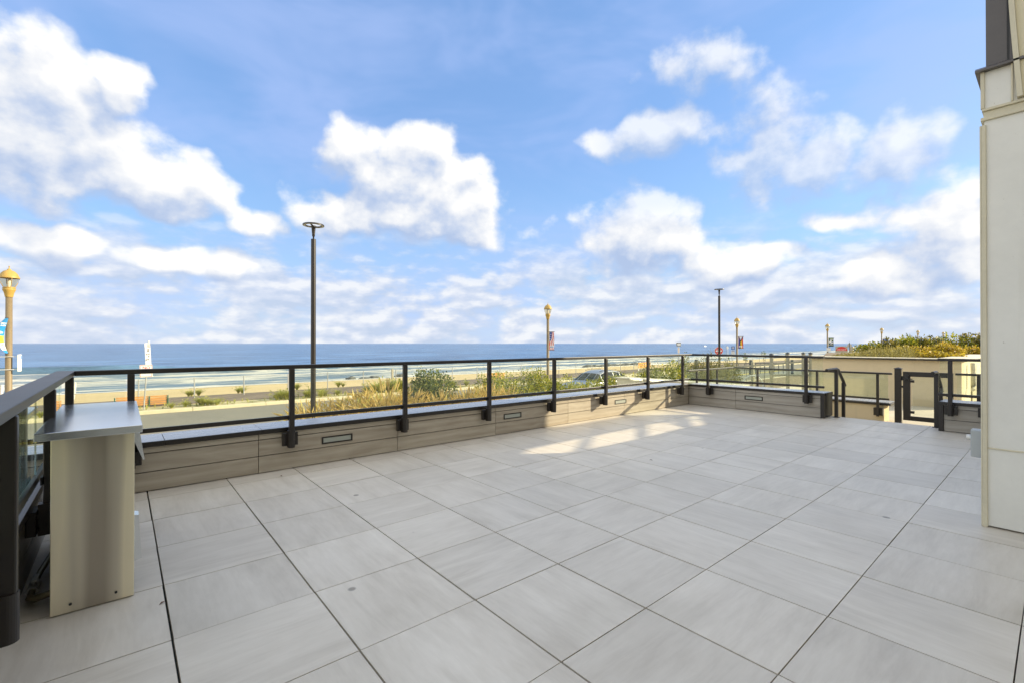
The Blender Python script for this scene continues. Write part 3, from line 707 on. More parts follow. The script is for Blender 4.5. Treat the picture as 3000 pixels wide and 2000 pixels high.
def strip(name, y0, y1, z, mat, th=.1, x0=-150, x1=520):
    o = MB().box(x0, x1, y0, y1, z-th, z, 0).build(name, mat); o['kind'] = 'structure'; return o
strip('road', 16.15, 25.8, -1.765, M['asphalt'], .04)
strip('pavement', 5.7, 12.2, -1.62, M['concrete'], .15)
strip('verge', 26.02, 27.55, -1.63, M['verge'], .15)
o = MB().box(-150, 520, 27.56, 31.3, -1.80, -1.60, 0).build('boardwalk', M['boards']); o['kind'] = 'structure'
k = MB(); x = -150.
while x < 300:
    w = 3.05; k.box(x+.008, x+w-.008, 25.80, 26.015, -1.80, -1.615, .015); x += w
k.build('kerb', M['curb'])['kind'] = 'structure'
k = MB(); x = -150.
while x < 300:
    w = 3.05; k.box(x+.008, x+w-.008, 15.95, 16.145, -1.80, -1.60, .015); x += w
k.build('kerb', M['concrete'])['kind'] = 'structure'
strip('planting_bed', 12.22, 15.94, -1.63, M['soil'], .15)
# road paint: double yellow line
k = MB(); k.box(-150, 520, 20.6, 20.7, -1.7645, -1.7605); k.box(-150, 520, 20.82, 20.92, -1.7645, -1.7605)
strip_o = k.build('road_marking', M['yellow']); strip_o['kind'] = 'structure'

# ------------------------------------------------------------------ boardwalk fence
fn = thing('boardwalk_fence', 'pale two-rail pipe fence along the seaward edge of the boardwalk', 'fence', (10, 30.3, -1.6))
FX = [.65+2.36*k for k in range(-6, 34)]
for x in FX:
    m = MB()
    if x < .3: m.tube([(x-.16, 30.45, -1.6), (x-.07, 30.40, -1.25), (x-.02, 30.32, -.95), (x, 30.3, -.50)], .05, 8, rr=[.075, .062, .055, .055]); mat = M['white_paint']
    else: m.tube([(x, 30.3, -1.6), (x, 30.3, -.50)], .030, 8); mat = M['galv']
    m.build('post', mat, fn)
for z, r in ((-.535, .021), (-1.06, .021)):
    MB().tube([(-16, 30.3, z), (.6, 30.3, z), (82, 30.3, z)], r, 8).build('rail', M['white_metal'], fn)
ps = MB(); ps.box(14.40, 14.52, 30.05, 30.17, -1.6, -.42, .01)
tag(ps.build('timber_post', M['grey_wood'], None, (14.46, 30.1, -1.6)), 'single weathered timber post at the boardwalk edge near the dune bush', 'post')

# ------------------------------------------------------------------ bench (back toward us)
bn = thing('bench', 'slatted orange wood bench with green supports, back to the road', 'bench', (.72, 27.8, -1.6))
xb = [-.22, .68, 1.16, 1.70]
for a, b in zip((-.2, .42, 1.02), (.36, .96, 1.66)):
    m = MB()
    for k in range(5): m.box(a, b, 27.60, 27.63, -1.545+.088*k, -1.545+.088*k+.068, .004)
    m.build('backrest', M['wood_orange'], bn)
for x in (-.25, .39, .99, 1.69):
    m = MB(); m.box(x-.022, x+.022, 27.56, 27.66, -1.6, -1.13, .006); m.box(x-.022, x+.022, 27.661, 28.10, -1.40, -1.35, .006); m.box(x-.022, x+.022, 28.04, 28.10, -1.6, -1.401, .006); m.build('leg', M['green_iron'], bn)
m = MB()
for k in range(5): m.box(-.2, 1.66, 27.69+.085*k, 27.69+.085*k+.065, -1.349, -1.32, .004)
m.build('seat', M['wood_orange'], bn)

# ------------------------------------------------------------------ text helper
def text_mesh(name, txt, size, mat, parent, M4, extr=.004):
    cu = bpy.data.curves.new(name, 'FONT'); cu.body = txt; cu.size = size; cu.extrude = extr; cu.align_x = 'CENTER'; cu.align_y = 'CENTER'
    cu.resolution_u = 3
    tmp = bpy.data.objects.new(name+'_tmp', cu); COL.objects.link(tmp)
    dg = bpy.context.evaluated_depsgraph_get(); me = bpy.data.meshes.new_from_object(tmp.evaluated_get(dg))
    bpy.data.objects.remove(tmp); bpy.data.curves.remove(cu)
    off = Vector((0, 0, 0)); p = parent
    while p is not None: off += p.location; p = p.parent
    me.transform(Matrix.Translation(-off) @ M4); me.materials.clear(); me.materials.append(mat)
    o = bpy.data.objects.new(name, me); COL.objects.link(o); o.parent = parent; return o
def face_mat(loc, az, tilt=0):
    """text plane facing horizontal direction az (deg, direction it looks to)"""
    n = Vector((math.cos(R(az)), math.sin(R(az)), 0)); up = Vector((0, 0, 1)); right = up.cross(n)
    m = Matrix((right, up, n)).transposed().to_4x4(); m = m @ Matrix.Rotation(tilt, 4, 'Z')
    return Matrix.Translation(Vector(loc)) @ m
def panel(mb, loc, az, w, h, th=.01, tilt=0, mi=0, round_=0):
    m4 = face_mat(loc, az, tilt)
    if round_ > 0:
        pts = []
        for cx, cy, a0 in ((w/2-round_, h/2-round_, 0), (-w/2+round_, h/2-round_, 90), (-w/2+round_, -h/2+round_, 180), (w/2-round_, -h/2+round_, 270)):
            for k in range(5): a = R(a0+22.5*k); pts.append((cx+round_*math.cos(a), cy+round_*math.sin(a)))
    else: pts = [(w/2, h/2), (-w/2, h/2), (-w/2, -h/2), (w/2, -h/2)]
    n = len(pts); vs = [m4 @ Vector((x, y, z)) for z in (0, th) for x, y in pts]
    mb.add(vs, [tuple(range(n))[::-1], tuple(range(n, 2*n))] + [(i, (i+1) % n, n+(i+1) % n, n+i) for i in range(n)], mi); return mb

# ------------------------------------------------------------------ leaning parking sign
sg = thing('parking_sign', 'leaning steel post with tall narrow white sign and NO PARKING plate', 'sign', (.80, 26.6, -1.63))
tl = -.045     # lean
def lean(z): return (.76 + (z+1.6)*.055, 26.6, z)
MB().tube([lean(-1.63), lean(1.38)], .028, 8).build('pole', M['galv'], sg)
AZ = -92
m = MB(); panel(m, (lean(.86)[0]+.0, 26.565, .86), AZ, .20, .96, .008, -tl, 0, .02); pl = m.build('tall_plate', M['white'], sg)
m = MB(); panel(m, (lean(.12)[0]-.02, 26.56, .10), AZ, .46, .56, .008, -tl, 0, .04); pl2 = m.build('plate', M['white'], sg)
m = MB(); 
for (dx, dz, w, h) in ((0, .25, .42, .012), (0, -.25, .42, .012), (-.205, 0, .012, .49), (.205, 0, .012, .49)): panel(m, (lean(.10)[0]-.02+dx, 26.545, .10+dz), AZ, w, h, .004)
m.build('border', M['red'], pl2)
text_mesh('lettering', 'NO', .17, M['red'], pl2, face_mat((lean(.12)[0]-.015, 26.55, .245), AZ))
text_mesh('lettering', 'PARKING', .095, M['red'], pl2, face_mat((lean(.12)[0]-.02, 26.55, .08), AZ))
m = MB()
for zz, ww, hh in ((1.28, .13, .02), (1.22, .10, .015), (1.16, .12, .015), (1.08, .07, .02), (1.0, .035, .09)): panel(m, (lean(zz)[0], 26.55, zz), AZ, ww, hh, .003)
for zz, dx in ((.84, -.035), (.86, .04), (.75, .035), (.60, -.035), (.62, .025)): panel(m, (lean(zz)[0]+dx, 26.55, zz), AZ, .035, .05, .003)
m.build('sign_print', M['black'], pl)
MB().tube([lean(1.385), lean(1.44)], .04, 10).build('cap', M['white'], sg)

# ------------------------------------------------------------------ ring lamps
def ring_lamp(X, Y, lab):
    t = thing('ring_street_lamp', lab, 'street lamp', (X, Y, -1.65), 'modern ring lamps by the planting bed')
    MB().lathe([(0, 4.26), (.066, 4.26), (.066, 4.24), (.068, -1.65)], (X, Y), 20).build('pole', M['bronze'], t)
    MB().lathe([(.16, -1.60), (.16, -1.65)], (X, Y), 16).add([(X, Y, -1.6)] + [(X+.16*math.cos(k*math.pi/8), Y+.16*math.sin(k*math.pi/8), -1.6) for k in range(16)], [(0, 1+k, 1+(k+1) % 16) for k in range(16)]).build('base_plate', M['bronze'], t)
    MB().lathe([(.022, 4.26), (.022, 4.33), (.036, 4.34), (.040, 4.40), (.058, 4.60), (.070, 4.635), (0, 4.636)], (X, Y), 16).build('neck', M['bronze'], t)
    m = MB(); n = 40; prof = [(.285, 4.640), (.285, 4.668), (.275, 4.675), (.215, 4.675), (.205, 4.668), (.205, 4.640), (.285, 4.640)]
    m.lathe(prof, (X, Y), n)
    for a in (R(50), R(230)):
        p0 = (X+.05*math.cos(a), Y+.05*math.sin(a), 4.63); p1 = (X+.21*math.cos(a), Y+.21*math.sin(a), 4.655)
        m.tube([p0, p1], .022, 8)
    rg = m.build('ring_head', M['bronze'], t)
    MB().lathe([(.272, 4.6385), (.218, 4.6385)], (X, Y), n).build('diffuser', M['lens'], rg)
ring_lamp(4.13, 13.6, 'nearer tall dark ring-topped street lamp behind the grasses')
ring_lamp(28.28, 13.6, 'farther dark ring-topped street lamp in front of the round red sign')

# ------------------------------------------------------------------ old-style lamps
LAMPS = [(-3.38, 26.48), (24.24, 24.58+1.6), (53.44, 23.66+2), (80.32, 22.31), (109.07, 21.56), (134.78, 20.26), (159.54, 19.08), (194.85, 18.95), (233.61, 18.83)]
LAMPS[1] = (24.24, 24.58); LAMPS[2] = (53.44, 23.66)
ZG = -1.62
def old_lamp():
    t = thing('street_lamp', 'x', 'street lamp', (0, 0, 0), 'ochre globe street lamps along the promenade')
    z = 0.0   # local, ground 0; top at 5.97
    MB().lathe([(.17, 0), (.17, .25), (.14, .32), (.105, .45), (.098, 4.74), (.0, 4.74)], (0, 0), 16).build('pole', M['pole_tan'], t)
    MB().lathe([(.112, 4.741), (.12, 4.78), (.14, 4.90), (.185, 5.02), (.195, 5.06), (.15, 5.075), (.19, 5.09), (.19, 5.11), (.15, 5.125), (.17, 5.135), (0, 5.136)], (0, 0), 16).build('neck', M['gold'], t)
    MB().lathe([(.155, 5.137), (.20, 5.25), (.245, 5.40), (.262, 5.478)], (0, 0), 16).build('lamp_globe', M['glass_lamp'], t)
    MB().lathe([(.05, 5.14), (.06, 5.2), (.05, 5.42), (.03, 5.46)], (0, 0), 10).build('bulb', M['white'], t)
    m = MB()
    for k in range(4):
        a = k*math.pi/2+.4; m.tube([(.165*math.cos(a), .165*math.sin(a), 5.13), (.24*math.cos(a), .24*math.sin(a), 5.30), (.285*math.cos(a), .285*math.sin(a), 5.48)], .012, 6)
    m.build('cage', M['gold'], t)
    d = MB(); d.lathe([(.30, 5.479), (.30, 5.51), (.275, 5.56), (.235, 5.66), (.16, 5.75), (.08, 5.79), (.06, 5.80), (.06, 5.83), (.02, 5.85), (.012, 5.93), (.03, 5.94), (.0, 5.97)], (0, 0), 16)
    d.build('lamp_hood', M['gold'], t)
    return t
proto = old_lamp()
labs = ['large ochre globe street lamp with blue banner and two boxes at far left', 'ochre globe street lamp with stars and stripes banner behind the glass railing',
        'ochre globe street lamp with rainbow banner right of the farther ring lamp', 'ochre globe street lamp with dark green banner beside red arched sign',
        'distant globe street lamp with small blue banner at left slope of the hedge', 'distant globe street lamp just above the left part of the tall hedge', 'tiny globe lamp top barely showing over the highest hedge crest',
        'distant globe lamp over the right shoulder of the hedge', 'distant globe lamp farthest right, close to the building corner']
lamps = []
for i, (x, y) in enumerate(LAMPS):
    o = proto if i == 0 else copy_tree(proto)
    o.location = (x, y, ZG); o['label'] = labs[i]; lamps.append(o)
def banner(name, lamp, mats, fn, z0=.86, z1=2.16, w=.46, bulge=.0, nx=24, nz=48, lab='', side=-1):
    x0, y0 = lamp.location.x, lamp.location.y
    t = thing('lamp_banner', lab, 'banner', (x0, y0, (z0+z1)/2), 'banners hung on the promenade lamps')
    m = MB()
    ya = y0+side*.13
    vs = []
    for j in range(nz+1):
        v = j/nz
        for i in range(nx+1):
            u = i/nx; b = bulge*math.sin(math.pi*v)*(.4+.6*u) + .015*math.sin(6*v+4*u)
            vs.append((x0+b, ya+side*u*w*(1-.06*math.sin(math.pi*v)), z1-(z1-z0)*v))
    n = len(vs); vs += [(a+.004, b_, c_) for a, b_, c_ in vs]
    for j in range(nz):
        for i in range(nx):
            q = (j*(nx+1)+i, j*(nx+1)+i+1, (j+1)*(nx+1)+i+1, (j+1)*(nx+1)+i)
            mi = fn((i+.5)/nx, (j+.5)/nz)
            m.f.append(q); m.m.append(mi); m.smooth.append(True)
            m.f.append(tuple(a+n for a in reversed(q))); m.m.append(mi); m.smooth.append(True)
    m.v = vs; m.nofix = True
    m.build('cloth', mats, t)
    for z in (z0-.012, z1+.012):
        a = MB(); a.tube([(x0, y0+side*.10, z), (x0, ya+side*(w+.07), z)], .016, 8); a.build('arm', M['black'], t)
    return t
def flag(u, v):
    if v < .56 - .25*u and u < .62-.35*v: 
        return 2 if ((int(u*12)+int(v*24)//3) % 3 == 0 and int(v*24) % 3 == 0) else 1
    if .76 < v < .88 and .12 < u < .85: return 1 if (int(u*22) % 3 != 0 and .79 < v < .86) else 2
    s = u + .10*math.sin(v*7); return 0 if int(s*6.5) % 2 == 0 else 2
def pride(u, v):
    tip = .42
    t = v/tip + abs(u-.5)*2
    if t < .62: return 0
    if t < .74: return 1
    if t < .86: return 2
    if t < 1.18: return 3
    if .80 < v < .83 or .86 < v < .89:
        if .15 < u < .85: return 0
    return 4+min(5, int(u*6))
def bay(u, v):
    if v < .05: return 0
    if .05 < v < .11 and .15 < u < .85: return 1
    if .14 < v < .22 and .25 < u < .9: return 2
    d = ((u-.52)/.40)**2 + ((v-.50)/.20)**2
    if d < 1: return 3 if .08 < (v-.44 + .35*(u-.5)) < .16 else (1 if u > .62 and v < .42 else 2)
    if .80 < v < .84 and .1 < u < .92: return 2
    return 0
def sunb(u, v):
    if .12 < v < .16 and .1 < u < .9 and int(u*17) % 3: return 1
    if .18 < v < .22 and .1 < u < .7 and int(u*19) % 3: return 1
    if .38 < v < .45 and ((u-.5)/.4)**2+((v-.415)/.035)**2 < 1: return 1
    if .50 < v < .70: return 2 if ((u-.45)/.38)**2 + ((v-.64)/.14)**2 < 1 and v < .70 else 3
    if .70 < v < .92: return 1 if noise.noise(Vector((u*5, v*24, 0))) > -.25 else 3
    return 0
banner('b', lamps[1], [M['red'], M['blue'], M['white']], flag, .86, 2.16, .50, .05, lab='stars and stripes banner hanging on a promenade lamp')
banner('b', lamps[2], [M['white'], M['sky_blue'], M['pink'], M['black'], M['purple'], M['blue'], M['green'], M['yellow'], M['orange'], M['red']], pride, .80, 2.10, .56, .03, lab='rainbow striped banner with white and black chevron on a lamp')
banner('b', lamps[3], [M['green'], M['banner_lime'], M['white'], M['blue']], bay, .92, 2.12, .66, 0, lab='dark green banner with oval wave emblem on a lamp')
banner('b', lamps[4], [M['blue'], M['white']], lambda u, v: 1 if (.2 < v < .4 and .2 < u < .8 and int(u*9) % 2) else 0, .92, 2.12, .66, 0, 8, 12, 'small blue banner on a distant lamp above the grassy slope')
banner('b', lamps[0], [M['sky_blue'], M['white'], M['yellow'], M['banner_lime']], sunb, .96, 2.28, .50, -.30, lab='curved blue banner with yellow sun on the far left lamp')
# sign boxes on first lamp, panel on the fourth
c0 = lamps[0]; x0, y0 = c0.location.x, c0.location.y
t = thing('sign_panel', 'pair of white sign plates strapped either side of the far left lamp pole', 'sign', (x0, y0, .55))
for dx in (-.34, .30):
    MB().box(x0+dx-.045 if dx > 0 else x0+dx-.02, x0+dx+.03, y0-.20, y0+.16, .24, .90, .006).build('plate', M['white'], t)
for z in (.32, .82): MB().box(x0-.31, x0+.25, y0-.135, y0-.115, z-.012, z+.012, .002).build('strap', M['white_metal'], t)
m = MB(); 
m.box(x0+.331, x0+.335, y0-.10, y0+.06, .72, .86); m.build('sign_print', M['sky_blue'], t)
def post_sign(name, lab, cat, x, y, ztop, parts, az=-140, pole=M['galv'], r=.03, zg=-1.62):
    t = thing(name, lab, cat, (x, y, zg)); nrm = Vector((math.cos(R(az)), math.sin(R(az)), 0))
    MB().tube([(x, y, zg), (x, y, ztop)], r, 8).build('pole', pole, t)
    return t, nrm
# do-not-enter roundel
t, nv = post_sign('road_sign', 'round red road sign with white bar behind the farther ring lamp', 'sign', 45.4, 21.9, .95, None)
def disc(loc, az, r, th, mat, name, parent, n=28, sx=1):
    m4 = face_mat(loc, az); vs = [m4 @ Vector((r*sx*math.cos(2*math.pi*k/n), r*math.sin(2*math.pi*k/n), z)) for z in (0, th) for k in range(n)]
    return MB().add(vs, [tuple(range(n))[::-1], tuple(range(n, 2*n))] + [(i, (i+1) % n, n+(i+1) % n, n+i) for i in range(n)]).build(name, mat, parent)
C0 = Vector((45.4, 21.9, .61)) + nv*.04
dk = disc(C0, -140, .40, .006, M['white'], 'rim', t); dk2 = disc(C0+nv*.008, -140, .375, .006, M['red'], 'face', t)
m = MB(); panel(m, C0+nv*.016, -140, .56, .13, .006); m.build('bar', M['white'], dk2)
text_mesh('lettering', 'DO NOT', .13, M['white'], dk2, face_mat(C0+nv*.018+Vector((0, 0, .19)), -140))
text_mesh('lettering', 'ENTER', .13, M['white'], dk2, face_mat(C0+nv*.018+Vector((0, 0, -.19)), -140))
# one-way style plate with cream plate below
t, nv = post_sign('road_sign', 'small black and white arrow sign above cream plate left of the ring lamp', 'sign', 42.4, 24.5, 1.40, None)
C0 = Vector((42.4, 24.5, 1.24)) + nv*.04
m = MB(); panel(m, C0, -140, .46, .38, .006, 0, 0, .04); a = m.build('plate', M['black'], t)
m4 = face_mat(C0+nv*.009, -140); m = MB()
arrow = [(-.19, 0), (-.10, .11), (-.10, .115), (.19, .115), (.19, -.115), (-.10, -.115), (-.10, -.11)]
vs = [m4 @ Vector((x, y, z)) for z in (0, .004) for x, y in arrow]; n = len(arrow)
m.add(vs, [tuple(range(n)), tuple(range(n, 2*n))] + [(i, (i+1) % n, n+(i+1) % n, n+i) for i in range(n)]); m.build('arrow', M['white'], a)
m = MB(); 
for dx, dy, w, h in ((0, .18, .46, .02), (0, -.18, .46, .02), (.22, 0, .02, .38), (-.22, 0, .02, .38)):
    q = face_mat(C0+nv*.008, -140) @ Vector((dx, dy, 0)); panel(m, q, -140, w, h, .003)
m.build('border', M['white'], a)
m = MB(); panel(m, Vector((42.4, 24.5, .67))+nv*.04, -140, .20, .56, .006, 0, 0, .02); b = m.build('plate', M['white'], t)
m = MB()
for k in range(7): panel(m, Vector((42.4, 24.5, .88-.07*k))+nv*.048, -140, .09, .02, .003)
m.build('sign_print', M['orange'], b)
# blue information sign
t, nv = post_sign('road_sign', 'narrow blue and white information sign left of the rainbow banner lamp', 'sign', 50.5, 22.8, 1.06, None, r=.02)
m = MB(); panel(m, Vector((50.5, 22.8, .86))+nv*.03, -140, .34, .36, .006, 0, 0, .03); a = m.build('plate', M['blue'], t)
m = MB()
for dz, w in ((.10, .18), (.03, .24), (-.03, .22), (-.11, .12)): panel(m, Vector((50.5, 22.8, .86+dz))+nv*.038, -140, w, .03, .003)
m.build('sign_print', M['white'], a)
m = MB(); panel(m, Vector((50.5, 22.8, .30))+nv*.03, -140, .34, .62, .006); a = m.build('plate', M['white_metal'], t)
m = MB()
for dz, w, h in ((.25, .30, .05), (-.18, .30, .045), (-.24, .05, .10)): panel(m, Vector((50.5, 22.8, .30+dz))+nv*.038, -140, w, h, .003)
m.build('sign_print', M['blue'], a)
# white oval marker
t, nv = post_sign('road_sign', 'small white oval marker on a thin pole between red and blue signs', 'sign', 59.9, 27.9, 1.1, None)
disc(Vector((59.9, 27.9, .80))+nv*.05+Vector((.13, -.11, 0)), -140, .20, .01, M['white'], 'face', t, 18, .6)
MB().tube([(60.05, 27.75, -1.6), (60.05, 27.75, .62)], .03, 8).build('pole', M['white'], t)
# sign plate under lamp four
t, nv = post_sign('sign_panel', 'pale square notice board under the dark green banner', 'sign', 79.6, 22.0, .80, None, r=.04)
m = MB(); panel(m, Vector((79.6, 22.0, .48))+nv*.05, -140, .56, .60, .01, 0, 0, .02); a = m.build('plate', M['white_metal'], t)
m = MB(); panel(m, Vector((79.6, 22.0, .74))+nv*.065, -140, .50, .06, .003); m.build('sign_print', M['blue'], a)
# red arched board
t = thing('notice_board', 'weathered board with red arch and white letters DO NOT beside grasses', 'sign', (80.5, 20.6, -1.62))
nv = Vector((math.cos(R(-150)), math.sin(R(-150)), 0)); C0 = Vector((80.5, 20.6, .42))
m = MB(); panel(m, C0, -150, 1.50, 1.05, .03); bd = m.build('board', M['grey_wood'], t)
m4 = face_mat(C0+nv*.034+Vector((0, 0, -.12)), -150); n = 20
pts = [(.68*math.cos(math.pi*k/n), .58*math.sin(math.pi*k/n)) for k in range(n+1)]; q = len(pts)
vs = [m4 @ Vector((x, y, z)) for z in (0, .01) for x, y in pts]
m = MB().add(vs, [tuple(range(q))[::-1], tuple(range(q, 2*q))] + [(i, (i+1) % q, q+(i+1) % q, q+i) for i in range(q)]); a = m.build('arch', M['red'], bd)
text_mesh('lettering', 'DO NOT', .27, M['white'], bd, face_mat(C0+nv*.05+Vector((0, 0, .02)), -150))
for s_ in (-1, 1):
    p = C0 + Vector((-nv.y, nv.x, 0))*s_*.70; MB().tube([(p.x-nv.x*.06, p.y-nv.y*.06, -1.62), (p.x-nv.x*.06, p.y-nv.y*.06, .94)], .05, 8).build('post', M['grey_wood'], t)
gp_ = C0 + Vector((-nv.y, nv.x, 0))*-.0
t = thing('utility_cabinet', 'narrow grey weathered cabinet with dark pole right of the red arched board', 'cabinet', (82.2, 19.9, -1.62))
MB().box(82.0, 82.5, 19.55, 20.05, -1.62, .90, .02).build('body', M['grey_wood'], t); MB().tube([(82.0, 19.82, .905), (82.0, 19.82, 1.10)], .07, 8).build('vent', M['dark_wood'], t)
# diamond seen from the back
t, nv = post_sign('road_sign', 'diamond road sign seen from the back above the grasses', 'sign', 72.2, 17.6, 1.48, None, pole=M['dark_wood'])
m4 = face_mat(Vector((72.2, 17.6, 1.08))-nv*.04, -140, R(45)); pts = [(.24, .24), (-.24, .24), (-.24, -.24), (.24, -.24)]
vs = [m4 @ Vector((x, y, z)) for z in (0, .006) for x, y in pts]
MB().add(vs, [(3, 2, 1, 0), (4, 5, 6, 7)] + [(i, (i+1) % 4, 4+(i+1) % 4, 4+i) for i in range(4)]).build('plate', M['galv'], t)

# ------------------------------------------------------------------ timber ramp railing and picket fence toward the beach
tr = thing('timber_railing', 'weathered timber ramp railing with four capped posts behind the end glass', 'railing', (29.5, 10.9, -1.7))
PT = [(28.3, 12.85, .02), (29.2, 12.0, .28), (29.0, 10.86, .72), (29.72, 10.25, .78), (30.42, 9.66, .78), (30.74, 9.39, .78)]
for i, (x, y, z) in enumerate(PT):
    m = MB().box(x-.075, x+.075, y-.075, y+.075, -1.75, z-.06, .01); o = m.build('post', M['grey_wood'], tr)
    if i > 1: MB().add([(x-.10, y-.10, z-.059), (x+.10, y-.10, z-.059), (x+.10, y+.10, z-.059), (x-.10, y+.10, z-.059), (x-.09, y-.09, z), (x+.09, y-.09, z), (x+.09, y+.09, z), (x-.09, y+.09, z), (x, y, z+.05)], [(0, 3, 2, 1), (0, 1, 5, 4), (1, 2, 6, 5), (2, 3, 7, 6), (3, 0, 4, 7), (4, 5, 8), (5, 6, 8), (6, 7, 8), (7, 4, 8)]).build('cap', M['dark_wood'], o)
def board(p, q, h, th=.04, mat=None, nm='board', par=None):
    p, q = Vector(p), Vector(q); d = (q-p); d.z = 0; n = Vector((-d.y, d.x, 0)).normalized()*th/2
    vs = [p-n, q-n, q+n, p+n]; up = Vector((0, 0, h)); vs = vs + [v+up for v in vs]
    return MB().add(vs, [(0, 3, 2, 1), (4, 5, 6, 7), (0, 1, 5, 4), (1, 2, 6, 5), (2, 3, 7, 6), (3, 0, 4, 7)]).build(nm, mat, par)
hz = [(-.15, -.06), (-.06, .06), (.06, .16), (.16, .22), (.22, .22)]
for i in range(5):
    a, b = PT[i], PT[i+1]; board((a[0], a[1], hz[i][0]), (b[0], b[1], hz[i][1]), .10, .05, M['grey_wood'], 'board', tr)
for i in (2, 3, 4):
    a, b = PT[i], PT[i+1]
    for z in (.50, ): board((a[0], a[1], z), (b[0], b[1], z), .15, .05, M['grey_wood'], 'board', tr)
    for z in (-.25, -.55): board((a[0], a[1], z), (b[0], b[1], z), .09, .05, M['grey_wood'], 'board', tr)
pf = thing('picket_railing', 'dark picket railing along the beach access path behind the far glass', 'railing', (46, 20, -1.65))
for a, b in (((44.0, 23.5), (46.8, 19.4)), ((46.8, 19.4), (50.5, 17.0))):
    for z in (-.62, -1.25): board((a[0], a[1], z), (b[0], b[1], z), .07, .06, M['dark_wood'], 'rail', pf)
    n = 9
    m = MB()
    for k in range(n): x = a[0]+(b[0]-a[0])*k/n; y = a[1]+(b[1]-a[1])*k/n; m.box(x-.025, x+.025, y-.025, y+.025, -1.6, -.62)
    m.build('pickets', M['dark_wood'], pf)
for x, y in ((44.0, 23.5), (46.8, 19.4), (50.5, 17.0)): MB().box(x-.12, x+.12, y-.12, y+.12, -1.65, -.25, .02).build('post', M['dark_wood'], pf)
hp = MB(); hp.tube([(22.75+.5*math.cos(math.pi*k/16)*.75, 9.35-.5*math.cos(math.pi*k/16)*.65, -.68+.5*math.sin(math.pi*k/16)) for k in range(17)], .03, 8)
hp.tube([(23.125, 9.025, -1.65), (23.125, 9.025, -.68)], .03, 8); hp.tube([(22.375, 9.675, -1.65), (22.375, 9.675, -.68)], .03, 8)
tag(hp.build('bike_hoop', M['white_paint'], None, (22.75, 9.35, -1.65)), 'white arched metal hoop seen through the lower glass railing', 'hoop')
# barriers
for (x, y, w, lab, z1) in ((23.4, 31.0, 1.9, 'low orange barrier board on the boardwalk beside the left hedge', -1.15), (39.5, 27.2, 2.1, 'orange barrier board above the hedge near the corner post', -.55)):
    t = thing('barrier', lab, 'barrier', (x, y, -1.6), 'orange barriers on the boardwalk')
    m = MB()
    for k in range(3): m.box(x, x+w, y-.02, y+.02, z1-.16-.19*k, z1-.02-.19*k, .005)
    m.build('board', M['barrier'], t)
    for dx in (.1, w-.1):
        m = MB().box(x+dx-.03, x+dx+.03, y+.021, y+.06, -1.6, z1, .004); m.box(x+dx-.03, x+dx+.03, y-.3, y+.3, -1.6, -1.57, .004); m.build('leg', M['white'], t)

